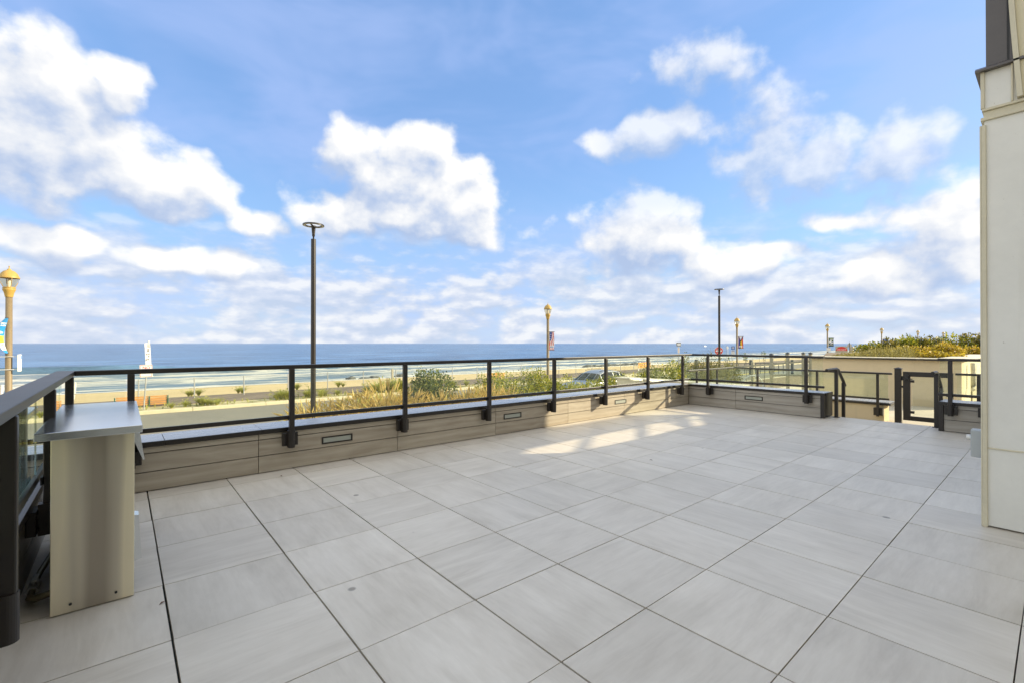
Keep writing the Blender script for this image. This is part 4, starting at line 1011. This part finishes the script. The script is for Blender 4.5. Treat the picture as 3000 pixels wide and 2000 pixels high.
# ------------------------------------------------------------------ car
def car(loc, lab):
    t = thing('parked_car', lab, 'car', loc)
    X0, Y0, Z0 = loc
    # loft sections along length (x, half width at belt, belt z, roof z, roof half width, sill z)
    prof = [(0.0, .60, .62, .66), (.10, .78, .70, .76), (.5, .86, .80, .86), (1.05, .89, .88, .95), (1.30, .90, .92, 1.00), (1.9, .90, .95, 1.42), (2.35, .90, .96, 1.55), (3.0, .90, .96, 1.57), (3.6, .90, .97, 1.50), (4.05, .88, .98, 1.30), (4.40, .84, .98, 1.04), (4.60, .74, .80, .86)]
    body, win = MB(), MB(); rings = []
    for (x, hw, zb, zt) in prof:
        cab_ = zt-zb
        hr = hw-.05-min(.22, cab_*.36)
        rg = [(x, -hw*.92, .22), (x, -hw, .40), (x, -hw, zb-.12), (x, -hw*.97, zb), (x, -hr, zt-.05*min(1, cab_*3)), (x, -hr*.7, zt), (x, 0, zt+.015)]
        rg = rg + [(a, -b, c_) for a, b, c_ in reversed(rg[:-1])]
        rings.append([(X0+a, Y0+b, Z0+c_) for a, b, c_ in rg])
    n = len(rings[0]); vs = [p for r_ in rings for p in r_]; fs = []; ms = []
    for i in range(len(rings)-1):
        for k in range(n-1):
            gl = 0
            if k in (3, n-5) and 4 <= i <= 9: gl = 1
            if k in (4, 5, 6, 7) and i in (4,) : gl = 1
            if k in (4, 5, 6, 7) and i in (9,) : gl = 1
            fs.append((i*n+k, i*n+k+1, (i+1)*n+k+1, (i+1)*n+k)); ms.append(gl)
    b_ = MB(); g2 = MB()
    for fc, g1 in zip(fs, ms):
        pv = [vs[i] for i in fc]
        if g1:
            cc = sum((Vector(p) for p in pv), Vector())/4
            inner = [tuple(cc+(Vector(p)-cc)*.94) for p in pv]
            for j in range(4): b_.add([pv[j], pv[(j+1) % 4], inner[(j+1) % 4], inner[j]], [(0, 1, 2, 3)], 0, True)
            g2.add(inner, [(0, 1, 2, 3)], 0, True)
        else: b_.add(pv, [(0, 1, 2, 3)], 0, True)
    b_.add(rings[0], [tuple(range(n))]); b_.add(rings[-1], [tuple(range(n))[::-1]])
    bo = b_.build('body', M['car_paint'], t)
    bm = bmesh.new(); bm.from_mesh(bo.data); bmesh.ops.remove_doubles(bm, verts=bm.verts, dist=.0005); bmesh.ops.recalc_face_normals(bm, faces=bm.faces); bm.to_mesh(bo.data); bm.free()
    g2.build('window', M['glass_dark'], t)
    MB().box(X0+1.5, X0+4.0, Y0-.72, Y0+.72, Z0+.35, Z0+.80, .05).build('seats', M['rubber'], t)
    for wx in (.85, 3.65):
        for s_ in (-1, 1):
            yy = Y0+s_*.84
            w = MB(); w.tube([(X0+wx, yy-.11, Z0+.33), (X0+wx, yy+.11, Z0+.33)], .33, 20); wo = w.build('wheel', M['rubber'], t)
            MB().tube([(X0+wx, yy+s_*.105-.006, Z0+.33), (X0+wx, yy+s_*.105+.012, Z0+.33)], .21, 16).build('rim', M['chrome'], wo)
    for s_ in (-1, 1):
        MB().box(X0+.04, X0+.22, Y0+s_*.62-.14, Y0+s_*.62+.14, Z0+.60, Z0+.70, .03).build('headlight', M['glass_lamp'], t)
        MB().box(X0+1.55, X0+1.70, Y0+s_*1.0-.09, Y0+s_*1.0+.09, Z0+.98, Z0+1.10, .03).build('mirror', M['car_paint'], t)
    for s_ in (-1, 1):
        MB().tube([(X0+2.0, Y0+s_*.52, Z0+1.52), (X0+2.4, Y0+s_*.58, Z0+1.60), (X0+3.5, Y0+s_*.58, Z0+1.58)], .015, 6).build('roof_rail', M['black'], t)
    return t
car((18.6, 17.3, -1.765), 'silver hatchback parked on the street behind the hedge')

# ------------------------------------------------------------------ boat and wakes far out
t = thing('boat', 'tiny white motor boat near the horizon with long wake', 'boat', (868, 446, -4.6))
m = MB(); m.prism([(864, -4.5), (872, -4.5), (873.5, -3.4), (862.5, -3.4)], 'y', 444.8, 447.2); m.build('hull', M['white'], t)
MB().box(866, 869.5, 445.3, 446.7, -3.39, -2.3, .1).build('cabin', M['white'], t)

for nm, (xa, ya), (xb, yb), w0, w1 in (('a', (862, 446), (600, 640), 1.2, 5.), ('b', (402, 346), (300, 395), 1., 2.5)):
    d_ = Vector((xb-xa, yb-ya, 0)); n_ = Vector((-d_.y, d_.x, 0)).normalized(); mb = MB(); mb.nofix = True; vs = []
    for k in range(41):
        p = Vector((xa, ya, -4.52)) + d_*k/40; w_ = (w0+(w1-w0)*k/40)*(.6+.8*abs(noise.noise(Vector((k*.7, ord(nm), 0)))))
        vs += [p-n_*w_, p+n_*w_]
    mb.add(vs, [(2*k, 2*k+1, 2*k+3, 2*k+2) for k in range(40)]); mb.build('sea_wake', M['white'], kind='structure')
# ------------------------------------------------------------------ rocks by the waterline
def rock(x, y, z, r, seed, lab):
    bm = bmesh.new(); bmesh.ops.create_icosphere(bm, subdivisions=3, radius=1)
    rr_ = random.Random(seed); ax = (rr_.uniform(1.0, 1.7), rr_.uniform(.8, 1.1), rr_.uniform(.5, .7))
    for v in bm.verts:
        d = 1+.35*noise.noise(v.co*1.4+Vector((seed*3.1, 0, 0))) + .12*noise.noise(v.co*4+Vector((seed, 9, 0)))
        v.co = Vector((v.co.x*ax[0], v.co.y*ax[1], v.co.z*ax[2]))*d*r + Vector((x, y, z))
    mb = MB(); bm.verts.index_update(); mb.add([v.co[:] for v in bm.verts], [[v.index for v in f_.verts] for f_ in bm.faces]); bm.free()
    return tag(mb.build('jetty_rock', M['rock'], None, (x, y, z)), lab, 'rock', 'dark boulders at the waterline')
for i, (x, y, r) in enumerate(((29.4, 76.6, .8), (31.4, 75.6, .7), (33.2, 75.9, .9), (38.4, 76.8, 1.0))): rock(x, y, -4.65, r, i+1, 'dark boulder at the waterline left of the dune bush')
for i in range(9):
    x = 90+i*2.3; rock(x, 77-.25*i+random.uniform(-.5, .5), -4.6, random.uniform(.9, 1.5), i+20, 'dark boulder in the rock row at the waterline above the car')

# ------------------------------------------------------------------ plants
def leaf_clump(mb, c, rad, n, size, rng, droop=.3, shell=.55):
    for _ in range(n):
        while True:
            p = Vector((rng.uniform(-1, 1), rng.uniform(-1, 1), rng.uniform(-1, 1)))
            if shell < p.length < 1 or (p.length < 1 and rng.random() < .3): break
        q = Vector((c[0]+p.x*rad[0], c[1]+p.y*rad[1], c[2]+p.z*rad[2]))
        d = (p + Vector((rng.uniform(-.8, .8), rng.uniform(-.8, .8), rng.uniform(-.2, 1.1)))).normalized()
        s_ = size*rng.uniform(.6, 1.25); side = d.cross(Vector((rng.uniform(-1, 1), rng.uniform(-1, 1), rng.uniform(-1, 1)))).normalized()*s_*.28
        mid = q + d*s_*.5 + Vector((0, 0, s_*.05)); tip = q + d*s_ - Vector((0, 0, s_*droop*.3))
        mb.add([q, mid+side, tip, mid-side], [(0, 1, 2, 3)])
def shrub(name, lab, cat, base, w, d, h, nl, size, mat, seed, group=None, clumps=9, stems=6, low=.15):
    rng = random.Random(seed); t = thing(name, lab, cat, base, group)
    mb = MB(); mb.nofix = True; tw = MB()
    for k in range(clumps):
        a = rng.uniform(0, 6.28); rr_ = rng.uniform(0, .75)**.5 if k else 0
        hz_ = rng.uniform(.45, 1.0)*(1-.35*rr_*rr_)
        cx, cy = base[0]+rr_*w*.5*math.cos(a), base[1]+rr_*d*.5*math.sin(a); ch = base[2]+h*(hz_*.72)
        rad = (w*rng.uniform(.16, .28), d*rng.uniform(.18, .30), h*rng.uniform(.18, .30))
        leaf_clump(mb, (cx, cy, ch), rad, nl//clumps, size, rng)
        # leading shoots
        for _ in range(3):
            px, py = cx+rng.uniform(-.7, .7)*rad[0], cy+rng.uniform(-.7, .7)*rad[1]; top = ch+rad[2]*rng.uniform(.9, 1.35)
            for j in range(9):
                zz = ch + (top-ch)*j/9; dd = Vector((rng.uniform(-1, 1), rng.uniform(-1, 1), .9)).normalized()*size
                sd = dd.cross(Vector((0, 0, 1))).normalized()*size*.25
                q = Vector((px, py, zz)); mb.add([q, q+dd*.5+sd, q+dd, q+dd*.5-sd], [(0, 1, 2, 3)])
        tw.tube([(base[0]+rng.uniform(-.1, .1)*w, base[1]+rng.uniform(-.1, .1)*d, base[2]-.04), ((base[0]+cx)/2, (base[1]+cy)/2, base[2]+h*.3), (cx, cy, ch)], .02, 5, rr=[.03*h/1.5, .02*h/1.5, .008])
    mb.build('foliage', mat, t); tw.build('stems', M['twig'], t); return t
def tuft(mb, c, n, h, spread, rng, w=.012, plume=0, pm=None):
    for _ in range(n):
        a = rng.uniform(0, 6.28); L_ = h*rng.uniform(.65, 1.1); out = spread*rng.uniform(.2, 1.1); r0 = rng.uniform(0, .12)*spread
        b = Vector((c[0]+math.cos(a)*r0, c[1]+math.sin(a)*r0, c[2])); dr = Vector((math.cos(a), math.sin(a), 0)); sd = Vector((-dr.y, dr.x, 0))*w
        pts = []
        for k in range(5):
            s_ = k/4; pts.append(b + dr*out*s_**1.8 + Vector((rng.uniform(-.01, .01), 0, L_*(s_ - .28*s_**3*(out/max(spread, .01))))))
        vs = []; fs = []
        for k, p in enumerate(pts):
            ww = (1-k/4.6); vs += [p-sd*ww, p+sd*ww]
        for k in range(4): fs.append((2*k, 2*k+1, 2*k+3, 2*k+2))
        mb.add(vs, fs)
        if plume and rng.random() < plume:
            p = pts[-1]; q = pts[-1]+(pts[-1]-pts[-2])*1.2; sd2 = sd*2.2
            mb.add([p, (p+q)/2+sd2, q, (p+q)/2-sd2], [(0, 1, 2, 3)])
            mb.add([p, (p+q)/2+Vector((0, 0, w*2)), q, (p+q)/2-Vector((0, 0, w*2))], [(0, 1, 2, 3)])
def grass(lab, c, n, h, spread, mat, seed, group, plume=.0, w=.012):
    rng = random.Random(seed); mb = MB(); mb.nofix = True; tuft(mb, c, n, h, spread, rng, w, plume)
    return tag(mb.build('grass_tuft', mat, None, c), lab, 'grass', group)
G1 = 'tan ornamental grasses in the planting bed'
rng = random.Random(11)
protos = [grass('tan ornamental grass tuft in the bed behind the seaward railing', (0, 0, 0), 420, 1.25, .75, M['grass_tan'], 30+k, G1, .35) for k in range(3)]
gpos = [(3.95, 13.4, .80), (4.6, 13.9, .92), (5.0, 13.1, .84), (5.6, 13.9, 1.02), (6.1, 13.2, 1.05), (6.6, 14.1, 1.22), (7.1, 13.4, 1.02), (7.5, 14.1, .98), (8.0, 13.3, .92), (8.5, 13.9, .95), (9.0, 13.1, .95), (9.5, 13.7, .98), (10.0, 13.0, 1.05), (10.4, 13.7, 1.0), (10.8, 13.0, .95), (4.3, 14.7, .86), (5.3, 14.8, .9), (6.2, 14.9, .98), (7.9, 14.9, .9), (9.7, 12.9, .92)]
for i, (x, y, s_) in enumerate(gpos):
    o = protos[i] if i < 3 else protos[i % 3].copy()
    if i >= 3: COL.objects.link(o)
    o.location = (x, y, -1.64); o.scale = (s_, s_, s_); o.rotation_euler = (0, 0, rng.uniform(0, 6.28))
HL = 'green broad-leaved hedge shrub in the bed in front of the silver car'
shrub('dune_bush', 'tall dark green bush rising above tan grasses left of the hedge', 'bush', (8.75, 14.6, -1.63), 2.5, 1.6, 2.3, 4200, .095, M['leaf_dark'], 5, clumps=13)
hedge = []
for i, (x, y, w, h, mt, sd) in enumerate(((11.3, 14.6, 1.6, 2.1, 'leaf_hedge', 1), (12.4, 14.4, 1.7, 2.2, 'leaf_hedge', 2), (13.6, 14.6, 1.7, 2.35, 'leaf_hedge', 3), (14.7, 14.4, 1.6, 1.72, 'leaf_hedge', 4), (15.7, 14.2, 1.6, 1.5, 'leaf_hedge', 5), (16.9, 14.3, 1.7, 1.45, 'leaf_hedge', 6), (18.1, 14.3, 1.7, 1.5, 'leaf_hedge', 7))):
    shrub('hedge_shrub', 'yellow-green leafy hedge shrub behind the glass, below the silver car', 'shrub', (x, y, -1.63), w, 1.5, h, 2600, .085, M[mt], sd+60, 'leafy hedge shrubs along the planting bed', 10)
for i, (x, y, w, h, sd, lab, mt) in enumerate(((16.3, 11.6, 1.7, 2.05, 81, 'green shrub behind the glass just right of the silver car', 'leaf_hedge'), (17.5, 11.3, 1.7, 2.4, 82, 'green shrub second right of the silver car by the pale planter wall', 'leaf_dark'), (18.9, 11.2, 1.8, 2.6, 83, 'tall green shrub below the orange barrier near the railing corner', 'leaf_hedge'), (20.3, 11.4, 1.8, 2.45, 84, 'tall blue-green shrub just left of the railing corner', 'leaf_dark'), (22.0, 11.6, 1.9, 2.7, 85, 'golden green shrub right at the railing corner', 'leaf_olive'), (23.6, 11.5, 1.9, 2.75, 86, 'golden shrub seen through the first end glass panel', 'leaf_olive'), (25.0, 11.8, 1.7, 2.4, 87, 'golden shrub thinning out beside the picket railing', 'leaf_olive'))):
    shrub('shrub', lab, 'shrub', (x, y, -1.63), w, 1.5, h, 2800, .095, M[mt], sd, None, 11)
# verge tufts across the road
G2 = 'green grass tufts on the verge across the road'
vp = [grass('green grass tuft on the verge across the road', (0, 0, 0), 260, .75, .42, M['grass_green'], 50+k, G2, .05, .011) for k in range(3)]
rv = random.Random(21); vpos = [(1.75, 26.3, .40), (2.3, 26.5, .45), (2.9, 26.7, .62)]
for cx, cy, n_, sp_, hh in ((3.3, 26.5, 5, .9, .45), (6.8, 26.7, 9, 1.3, .62), (8.4, 26.8, 6, 1.0, .5), (12.4, 26.8, 13, 1.6, .95), (15.0, 26.9, 8, 1.6, .8), (18.0, 27.0, 6, 1.8, .7)):
    for k in range(n_): vpos.append((cx+rv.gauss(0, .5)*sp_, min(27.3, max(26.1, cy+rv.gauss(0, .25))), hh*rv.uniform(.55, 1.2)))
for k in range(9): vpos.append((rv.choice((3.0, 5.4, 8.6, 11.5))+rv.gauss(0, .4), 31.5+rv.uniform(0, .4), rv.uniform(.4, .75)))
for i, (x, y, s_) in enumerate(vpos):
    o = vp[i] if i < 3 else vp[i % 3].copy()
    if i >= 3: COL.objects.link(o)
    o.location = (x, y, -1.64); o.scale = (s_*1.7, s_*1.7, s_); o.rotation_euler = (0, 0, rng.uniform(0, 6.28))
    if y > 31: o['label'] = 'grass tuft on the beach edge behind the boardwalk fence'; o['group'] = 'grass tufts beyond the boardwalk'
for o in vp: pass
rg2 = random.Random(5); mb = MB(); mb.nofix = True
for k in range(420):
    x = rg2.uniform(-8, 40); y = 26.15+rg2.random()**1.5*1.3; tuft(mb, (x, y, -1.635), 9, rg2.uniform(.08, .28), .12, rg2, .01)
o = mb.build('verge_grass', M['grass_green'], None, (10, 26.5, -1.63)); o['kind'] = 'stuff'
# raised green roof bed on the block behind the gate
m = MB(); m.prism([(16.905, 2.11), (33, 2.11), (33, 9.2), (16.905, 4.97)], 'z', -.3, .78); m.prism([(24.71, -9), (40, -9), (40, 2.10), (24.71, 2.10)], 'z', -.3, .70)
m.build('raised_bed', M['soil'], kind='structure')
rg3 = random.Random(8)
mb = MB(); mb.nofix = True
for k in range(1700):
    x = 17.05+5.5*rg3.random()**1.2; y = rg3.uniform(.155*x, .275*x+.1)
    e = max(.12, min(1, (.285*x-y)/(.085*x)))
    tuft(mb, (x, y, .77), 9, rg3.uniform(.24, .52)*e*(1 if x > 18 else .7), .2, rg3, .007, .1)
for k in range(200):
    x = rg3.uniform(24.8, 27); y = rg3.uniform(-3, 2.0); tuft(mb, (x, y, .69), 9, rg3.uniform(.3, .5), .2, rg3, .01, .2)
o = mb.build('bed_grass', M['grass_olive'], None, (18, 3, .8)); o['kind'] = 'stuff'
HB = [(25.0, 5.35, .72, 'dark green shrub at the left foot of the bank behind the tan wall'), (25.6, 4.75, .92, 'second shrub from the left in the row above the tan wall'), (26.2, 4.2, 1.0, 'dark green shrub below the second distant lamp above the tan wall'), (26.6, 3.6, 1.02, 'dark leafy shrub in the middle of the row above the gate'), (27.0, 3.0, 1.18, 'tallest shrub at the crest of the row above the tan wall'), (27.4, 2.4, 1.16, 'tall dark shrub just right of the crest'), (27.8, 1.8, 1.02, 'shrub above the gate railing, right of the crest'), (28.2, 1.1, .92, 'shrub last but one before the building corner'), (28.8, .5, .78, 'low spreading shrub next to the building corner')]
for i, (x, y, h, lab) in enumerate(HB): shrub('hill_shrub', lab, 'shrub', (x, y, .69), 1.35, 1.3, h, 1500, .10, M['leaf_olive' if i % 2 else 'leaf_hedge'], 200+i, 'shrubs on the planted bank above the tan wall', 10)
YB = [(19.3, 3.0, .34, 'low yellow shrub just behind the coping above the gate'), (19.8, 2.55, .40, 'spreading yellow shrub behind the coping right of the gate latch'), (20.6, 2.9, .48, 'yellow shrub between grasses and the dark row'), (21.6, 3.6, .52, 'low yellow shrub at the left end of the yellow patch'), (22.6, 3.4, .58, 'yellow shrub in front of the dark row above the tan wall'), (22.8, 2.75, .66, 'bright yellow shrub right of the grasses above the gate'), (25.2, 1.75, .66, 'bright yellow shrub above the right gate post'), (25.4, 1.0, .62, 'yellow-green shrub near the building corner'), (25.6, .3, .55, 'yellow-green shrub touching the building corner'), (24.0, 3.0, .70, 'yellow shrub between the two bright ones, set farther back')]
for i, (x, y, h, lab) in enumerate(YB): shrub('yellow_shrub', lab, 'shrub', (x, y, .70), 1.15, 1.1, h, 1300, .085, M['leaf_yellow'], 300+i, 'yellow shrubs on the planted bank', 9)
# a few thin sprigs above the end rail
for i, (x, y, z) in enumerate(((33.0, 14.0, .42), (34.0, 13.2, .55), (37.0, 12.8, .35), (31.6, 14.6, .2))):
    rr_ = random.Random(i); t = thing('sprig', 'thin dark sprig rising between the capped timber posts', 'plant', (x, y, -1.7), 'thin sprigs behind the end railing')
    MB().tube([(x, y, -1.75), (x+.05, y, -.6), (x, y+.04, z)], .015, 5).build('stem', M['twig'], t)
    mb = MB(); mb.nofix = True; leaf_clump(mb, (x, y+.04, z-.05), (.14, .14, .30), 60, .10, rr_); mb.build('foliage', M['leaf_dark'], t)

# ------------------------------------------------------------------ world
w = bpy.data.worlds.new('World'); S.world = w; w.use_nodes = True; nt = w.node_tree; nt.nodes.clear()
out = N(nt, 'ShaderNodeOutputWorld'); bg = N(nt, 'ShaderNodeBackground'); bg.inputs[1].default_value = .15
sky = N(nt, 'ShaderNodeTexSky'); sky.sky_type = 'NISHITA'; sky.sun_disc = False
sky.sun_elevation = math.asin(SUN.z); sky.sun_rotation = math.atan2(SUN.x, SUN.y); sky.altitude = 0; sky.air_density = 1.0; sky.dust_density = .6; sky.ozone_density = 2.0
tc = N(nt, 'ShaderNodeTexCoord'); sp = N(nt, 'ShaderNodeSeparateXYZ'); L(nt, tc.outputs['Generated'], sp.inputs[0])
az = mth(nt, 'MULTIPLY', mth(nt, 'ARCTAN2', sp.outputs[1], sp.outputs[0]), 57.29578)
el = mth(nt, 'MULTIPLY', mth(nt, 'ARCSINE', sp.outputs[2]), 57.29578)
cv = N(nt, 'ShaderNodeCombineXYZ'); L(nt, az, cv.inputs[0]); L(nt, el, cv.inputs[1]); P0 = cv.outputs[0]
BL = [(95.5,20.6,6.0,4.2,1.),(90.3,22.3,2.8,3.0,1.),(93.7,16.8,7.6,3.4,1.),(86.9,15.4,5.4,2.9,1.),(83.3,14.6,2.8,1.9,.9),(96.6,12.6,4.0,2.2,.5),
(67.9,20.6,5.0,3.6,.9),(60.3,19.2,7.2,4.6,1.),(63.2,15.0,10.5,2.6,1.),(55.3,16.2,4.4,3.8,1.),
(28.2,29.2,7.3,3.9,.42),(32.6,22.9,8.2,2.6,.72),(19.2,18.6,7.8,4.3,.62),(9.4,17.7,4.6,3.7,.62),(33.8,12.3,6.2,4.7,.95),(25.6,8.9,6.2,2.7,.9),(6.0,10.4,5.0,4.2,1.),(11.2,6.7,5.0,2.6,.85),(14.8,12.5,4.6,1.9,.45),
(96.0,8.5,4.8,2.0,.8),(84.1,8.4,5.4,1.7,.85),(79.2,12.9,3.4,1.8,.42),(22.0,24.2,6.0,3.3,.3),(47,13.5,4,1.3,.2)]
grp = bpy.data.node_groups.new('cloud_field', 'ShaderNodeTree')
grp.interface.new_socket('P', in_out='INPUT', socket_type='NodeSocketVector'); grp.interface.new_socket('D', in_out='OUTPUT', socket_type='NodeSocketFloat')
gi = grp.nodes.new('NodeGroupInput'); go = grp.nodes.new('NodeGroupOutput'); cur = None
# domain warp so that outlines are lobed, not elliptical
wn_ = N(grp, 'ShaderNodeTexNoise'); wn_.noise_dimensions = '2D'; wn_.inputs['Scale'].default_value = .16; wn_.inputs['Detail'].default_value = 2; grp.links.new(gi.outputs[0], wn_.inputs['Vector'])
ws = N(grp, 'ShaderNodeVectorMath', operation='SUBTRACT'); grp.links.new(wn_.outputs['Color'], ws.inputs[0]); ws.inputs[1].default_value = (.5, .5, .5)
wm = N(grp, 'ShaderNodeVectorMath', operation='MULTIPLY_ADD'); grp.links.new(ws.outputs[0], wm.inputs[0]); wm.inputs[1].default_value = (7, 4.5, 0); grp.links.new(gi.outputs[0], wm.inputs[2])
for (a, e, ra, re, wt) in BL:
    s1 = N(grp, 'ShaderNodeVectorMath', operation='MULTIPLY_ADD'); grp.links.new(wm.outputs[0], s1.inputs[0]); s1.inputs[1].default_value = (1/ra, 1/re, 0); s1.inputs[2].default_value = (-a/ra, -e/re, 0)
    s2 = N(grp, 'ShaderNodeVectorMath', operation='DOT_PRODUCT'); grp.links.new(s1.outputs[0], s2.inputs[0]); grp.links.new(s1.outputs[0], s2.inputs[1])
    v = mth(grp, 'MULTIPLY_ADD', s2.outputs['Value'], -.72, wt)
    cur = v if cur is None else mth(grp, 'SMOOTH_MAX', cur, v, .25)
cur = mth(grp, 'MAXIMUM', cur, -1.2)
nz1 = noi(grp, mapping(grp, gi.outputs[0], (1, 1.25, 1)), .22, 6, .52, 0, '2D')
fld = mth(grp, 'ADD', cur, mth(grp, 'MULTIPLY', mth(grp, 'SUBTRACT', nz1, .44), 1.75))
grp.links.new(fld, go.inputs[0])
def field(vec):
    n = nt.nodes.new('ShaderNodeGroup'); n.node_tree = grp; L(nt, vec, n.inputs[0]); return n.outputs[0]
off = N(nt, 'ShaderNodeVectorMath', operation='ADD'); L(nt, P0, off.inputs[0]); off.inputs[1].default_value = (-1.0, 2.4, 0)
D0 = field(P0); D1 = field(off.outputs[0])
soft = mth(nt, 'MULTIPLY', sstep(nt, az, 44, 37), sstep(nt, el, 13, 16.5))
alpha = mth(nt, 'MULTIPLY', sstep(nt, D0, -.12, .66), mth(nt, 'SUBTRACT', 1, mth(nt, 'MULTIPLY', soft, .30)))
lit = mth(nt, 'ADD', mth(nt, 'MULTIPLY', mth(nt, 'SUBTRACT', D0, D1), .80), mth(nt, 'SUBTRACT', .44, mth(nt, 'MULTIPLY', soft, .14)), clamp=True)
ccol = ramp(nt, lit, [(0., (.27, .34, .48)), (.28, (.36, .41, .51)), (.50, (.465, .49, .54)), (.78, (.565, .57, .58)), (1., (.64, .635, .62))])
# low stratocumulus toward the horizon
def lown(o):
    a_ = noi(nt, mapping(nt, P0, (1, 2.1, 1), (0, 0, .05), o), .11, 5, .52, 0, '2D'); b_ = noi(nt, mapping(nt, P0, (1, 2.6, 1), (0, 0, -.04), (o[0]*1.+9, o[1]*1.25+4, 0)), .30, 4, .5, 0, '2D')
    return mth(nt, 'ADD', mth(nt, 'MULTIPLY', a_, .66), mth(nt, 'MULTIPLY', b_, .34))
n_lo = lown((0, 0, 0)); n_lo2 = lown((.6, 1.7, 0))
elf = sstep(nt, mth(nt, 'ADD', el, mth(nt, 'MULTIPLY', n_lo, -6)), 12., 3.)
a_lo = mth(nt, 'MULTIPLY', sstep(nt, mth(nt, 'ADD', n_lo, mth(nt, 'MULTIPLY', elf, .13)), .45, .66), mth(nt, 'MULTIPLY', elf, .86))
c_lo = ramp(nt, mth(nt, 'ADD', mth(nt, 'MULTIPLY', mth(nt, 'SUBTRACT', n_lo, n_lo2), 4.5), .47, clamp=True), [(0, (.335, .39, .49)), (.5, (.42, .455, .53)), (1, (.56, .565, .575))])
# high thin veil
veil = noi(nt, mapping(nt, P0, (.5, 1.3, 1), (0, 0, .25)), .09, 4, .55, .3, '2D')
a_v = mth(nt, 'MULTIPLY', sstep(nt, veil, .34, .72), .45)
# bright unseen cloud, added beside, above and behind the camera to raise ambient light
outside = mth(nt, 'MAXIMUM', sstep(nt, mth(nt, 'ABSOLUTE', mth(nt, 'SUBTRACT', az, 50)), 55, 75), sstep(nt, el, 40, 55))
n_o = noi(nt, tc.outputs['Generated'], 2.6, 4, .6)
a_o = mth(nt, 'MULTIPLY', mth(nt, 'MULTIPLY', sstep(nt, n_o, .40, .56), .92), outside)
skc = N(nt, 'ShaderNodeHueSaturation'); skc.inputs['Saturation'].default_value = 1.12; skc.inputs['Value'].default_value = 1.0; L(nt, sky.outputs[0], skc.inputs['Color'])
SC = 1/.15
def sc(c): return N_sc(c)
def N_sc(c):
    n = N(nt, 'ShaderNodeVectorMath', operation='SCALE'); L(nt, c, n.inputs[0]); n.inputs['Scale'].default_value = SC; return n.outputs[0]
base = mixc(nt, .55, skc.outputs[0], (.155*SC, .275*SC, .535*SC))
base = mixc(nt, mth(nt, 'MULTIPLY', sstep(nt, el, 24, 3), .6), base, (.235*SC, .375*SC, .575*SC))
hz_ = mth(nt, 'MULTIPLY', sstep(nt, el, 12, -1), .55)
base = mixc(nt, hz_, base, (.40*SC, .46*SC, .56*SC))
c1 = mixc(nt, a_v, base, (.29*SC, .37*SC, .60*SC))
c2 = mixc(nt, a_lo, c1, N_sc(c_lo))
c3 = mixc(nt, alpha, c2, N_sc(ccol))
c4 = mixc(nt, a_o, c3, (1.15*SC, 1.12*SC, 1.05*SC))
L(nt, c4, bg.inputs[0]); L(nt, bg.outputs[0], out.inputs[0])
w.cycles.sampling_method = 'MANUAL'; w.cycles.sample_map_resolution = 512

# ------------------------------------------------------------------ sun, camera, view
sl = bpy.data.lights.new('sun', 'SUN'); sl.energy = 4.7; sl.angle = R(.3); sl.color = (1., .86, .60)
so = bpy.data.objects.new('sun', sl); COL.objects.link(so); so.rotation_euler = SUN.to_track_quat('Z', 'Y').to_euler(); so.location = (0, 0, 30)
cam = bpy.data.cameras.new('camera'); co = bpy.data.objects.new('camera', cam); COL.objects.link(co)
co.location = (0, 0, 1.32); co.rotation_euler = (math.pi/2+.0045, 0, .8699-math.pi/2)
cam.sensor_width = 36; cam.lens = 1354/3000*36; cam.clip_start = .05; cam.clip_end = 120000
S.camera = co
S.view_settings.view_transform = 'Standard'; S.view_settings.look = 'None'; S.view_settings.exposure = .78; S.view_settings.gamma = 1; S.view_settings.use_curve_mapping = False
S.cycles.max_bounces = 10; S.cycles.transparent_max_bounces = 24; S.cycles.glossy_bounces = 4; S.cycles.diffuse_bounces = 4
S.cycles.caustics_reflective = False; S.cycles.caustics_refractive = False
S.cycles.use_denoising = True
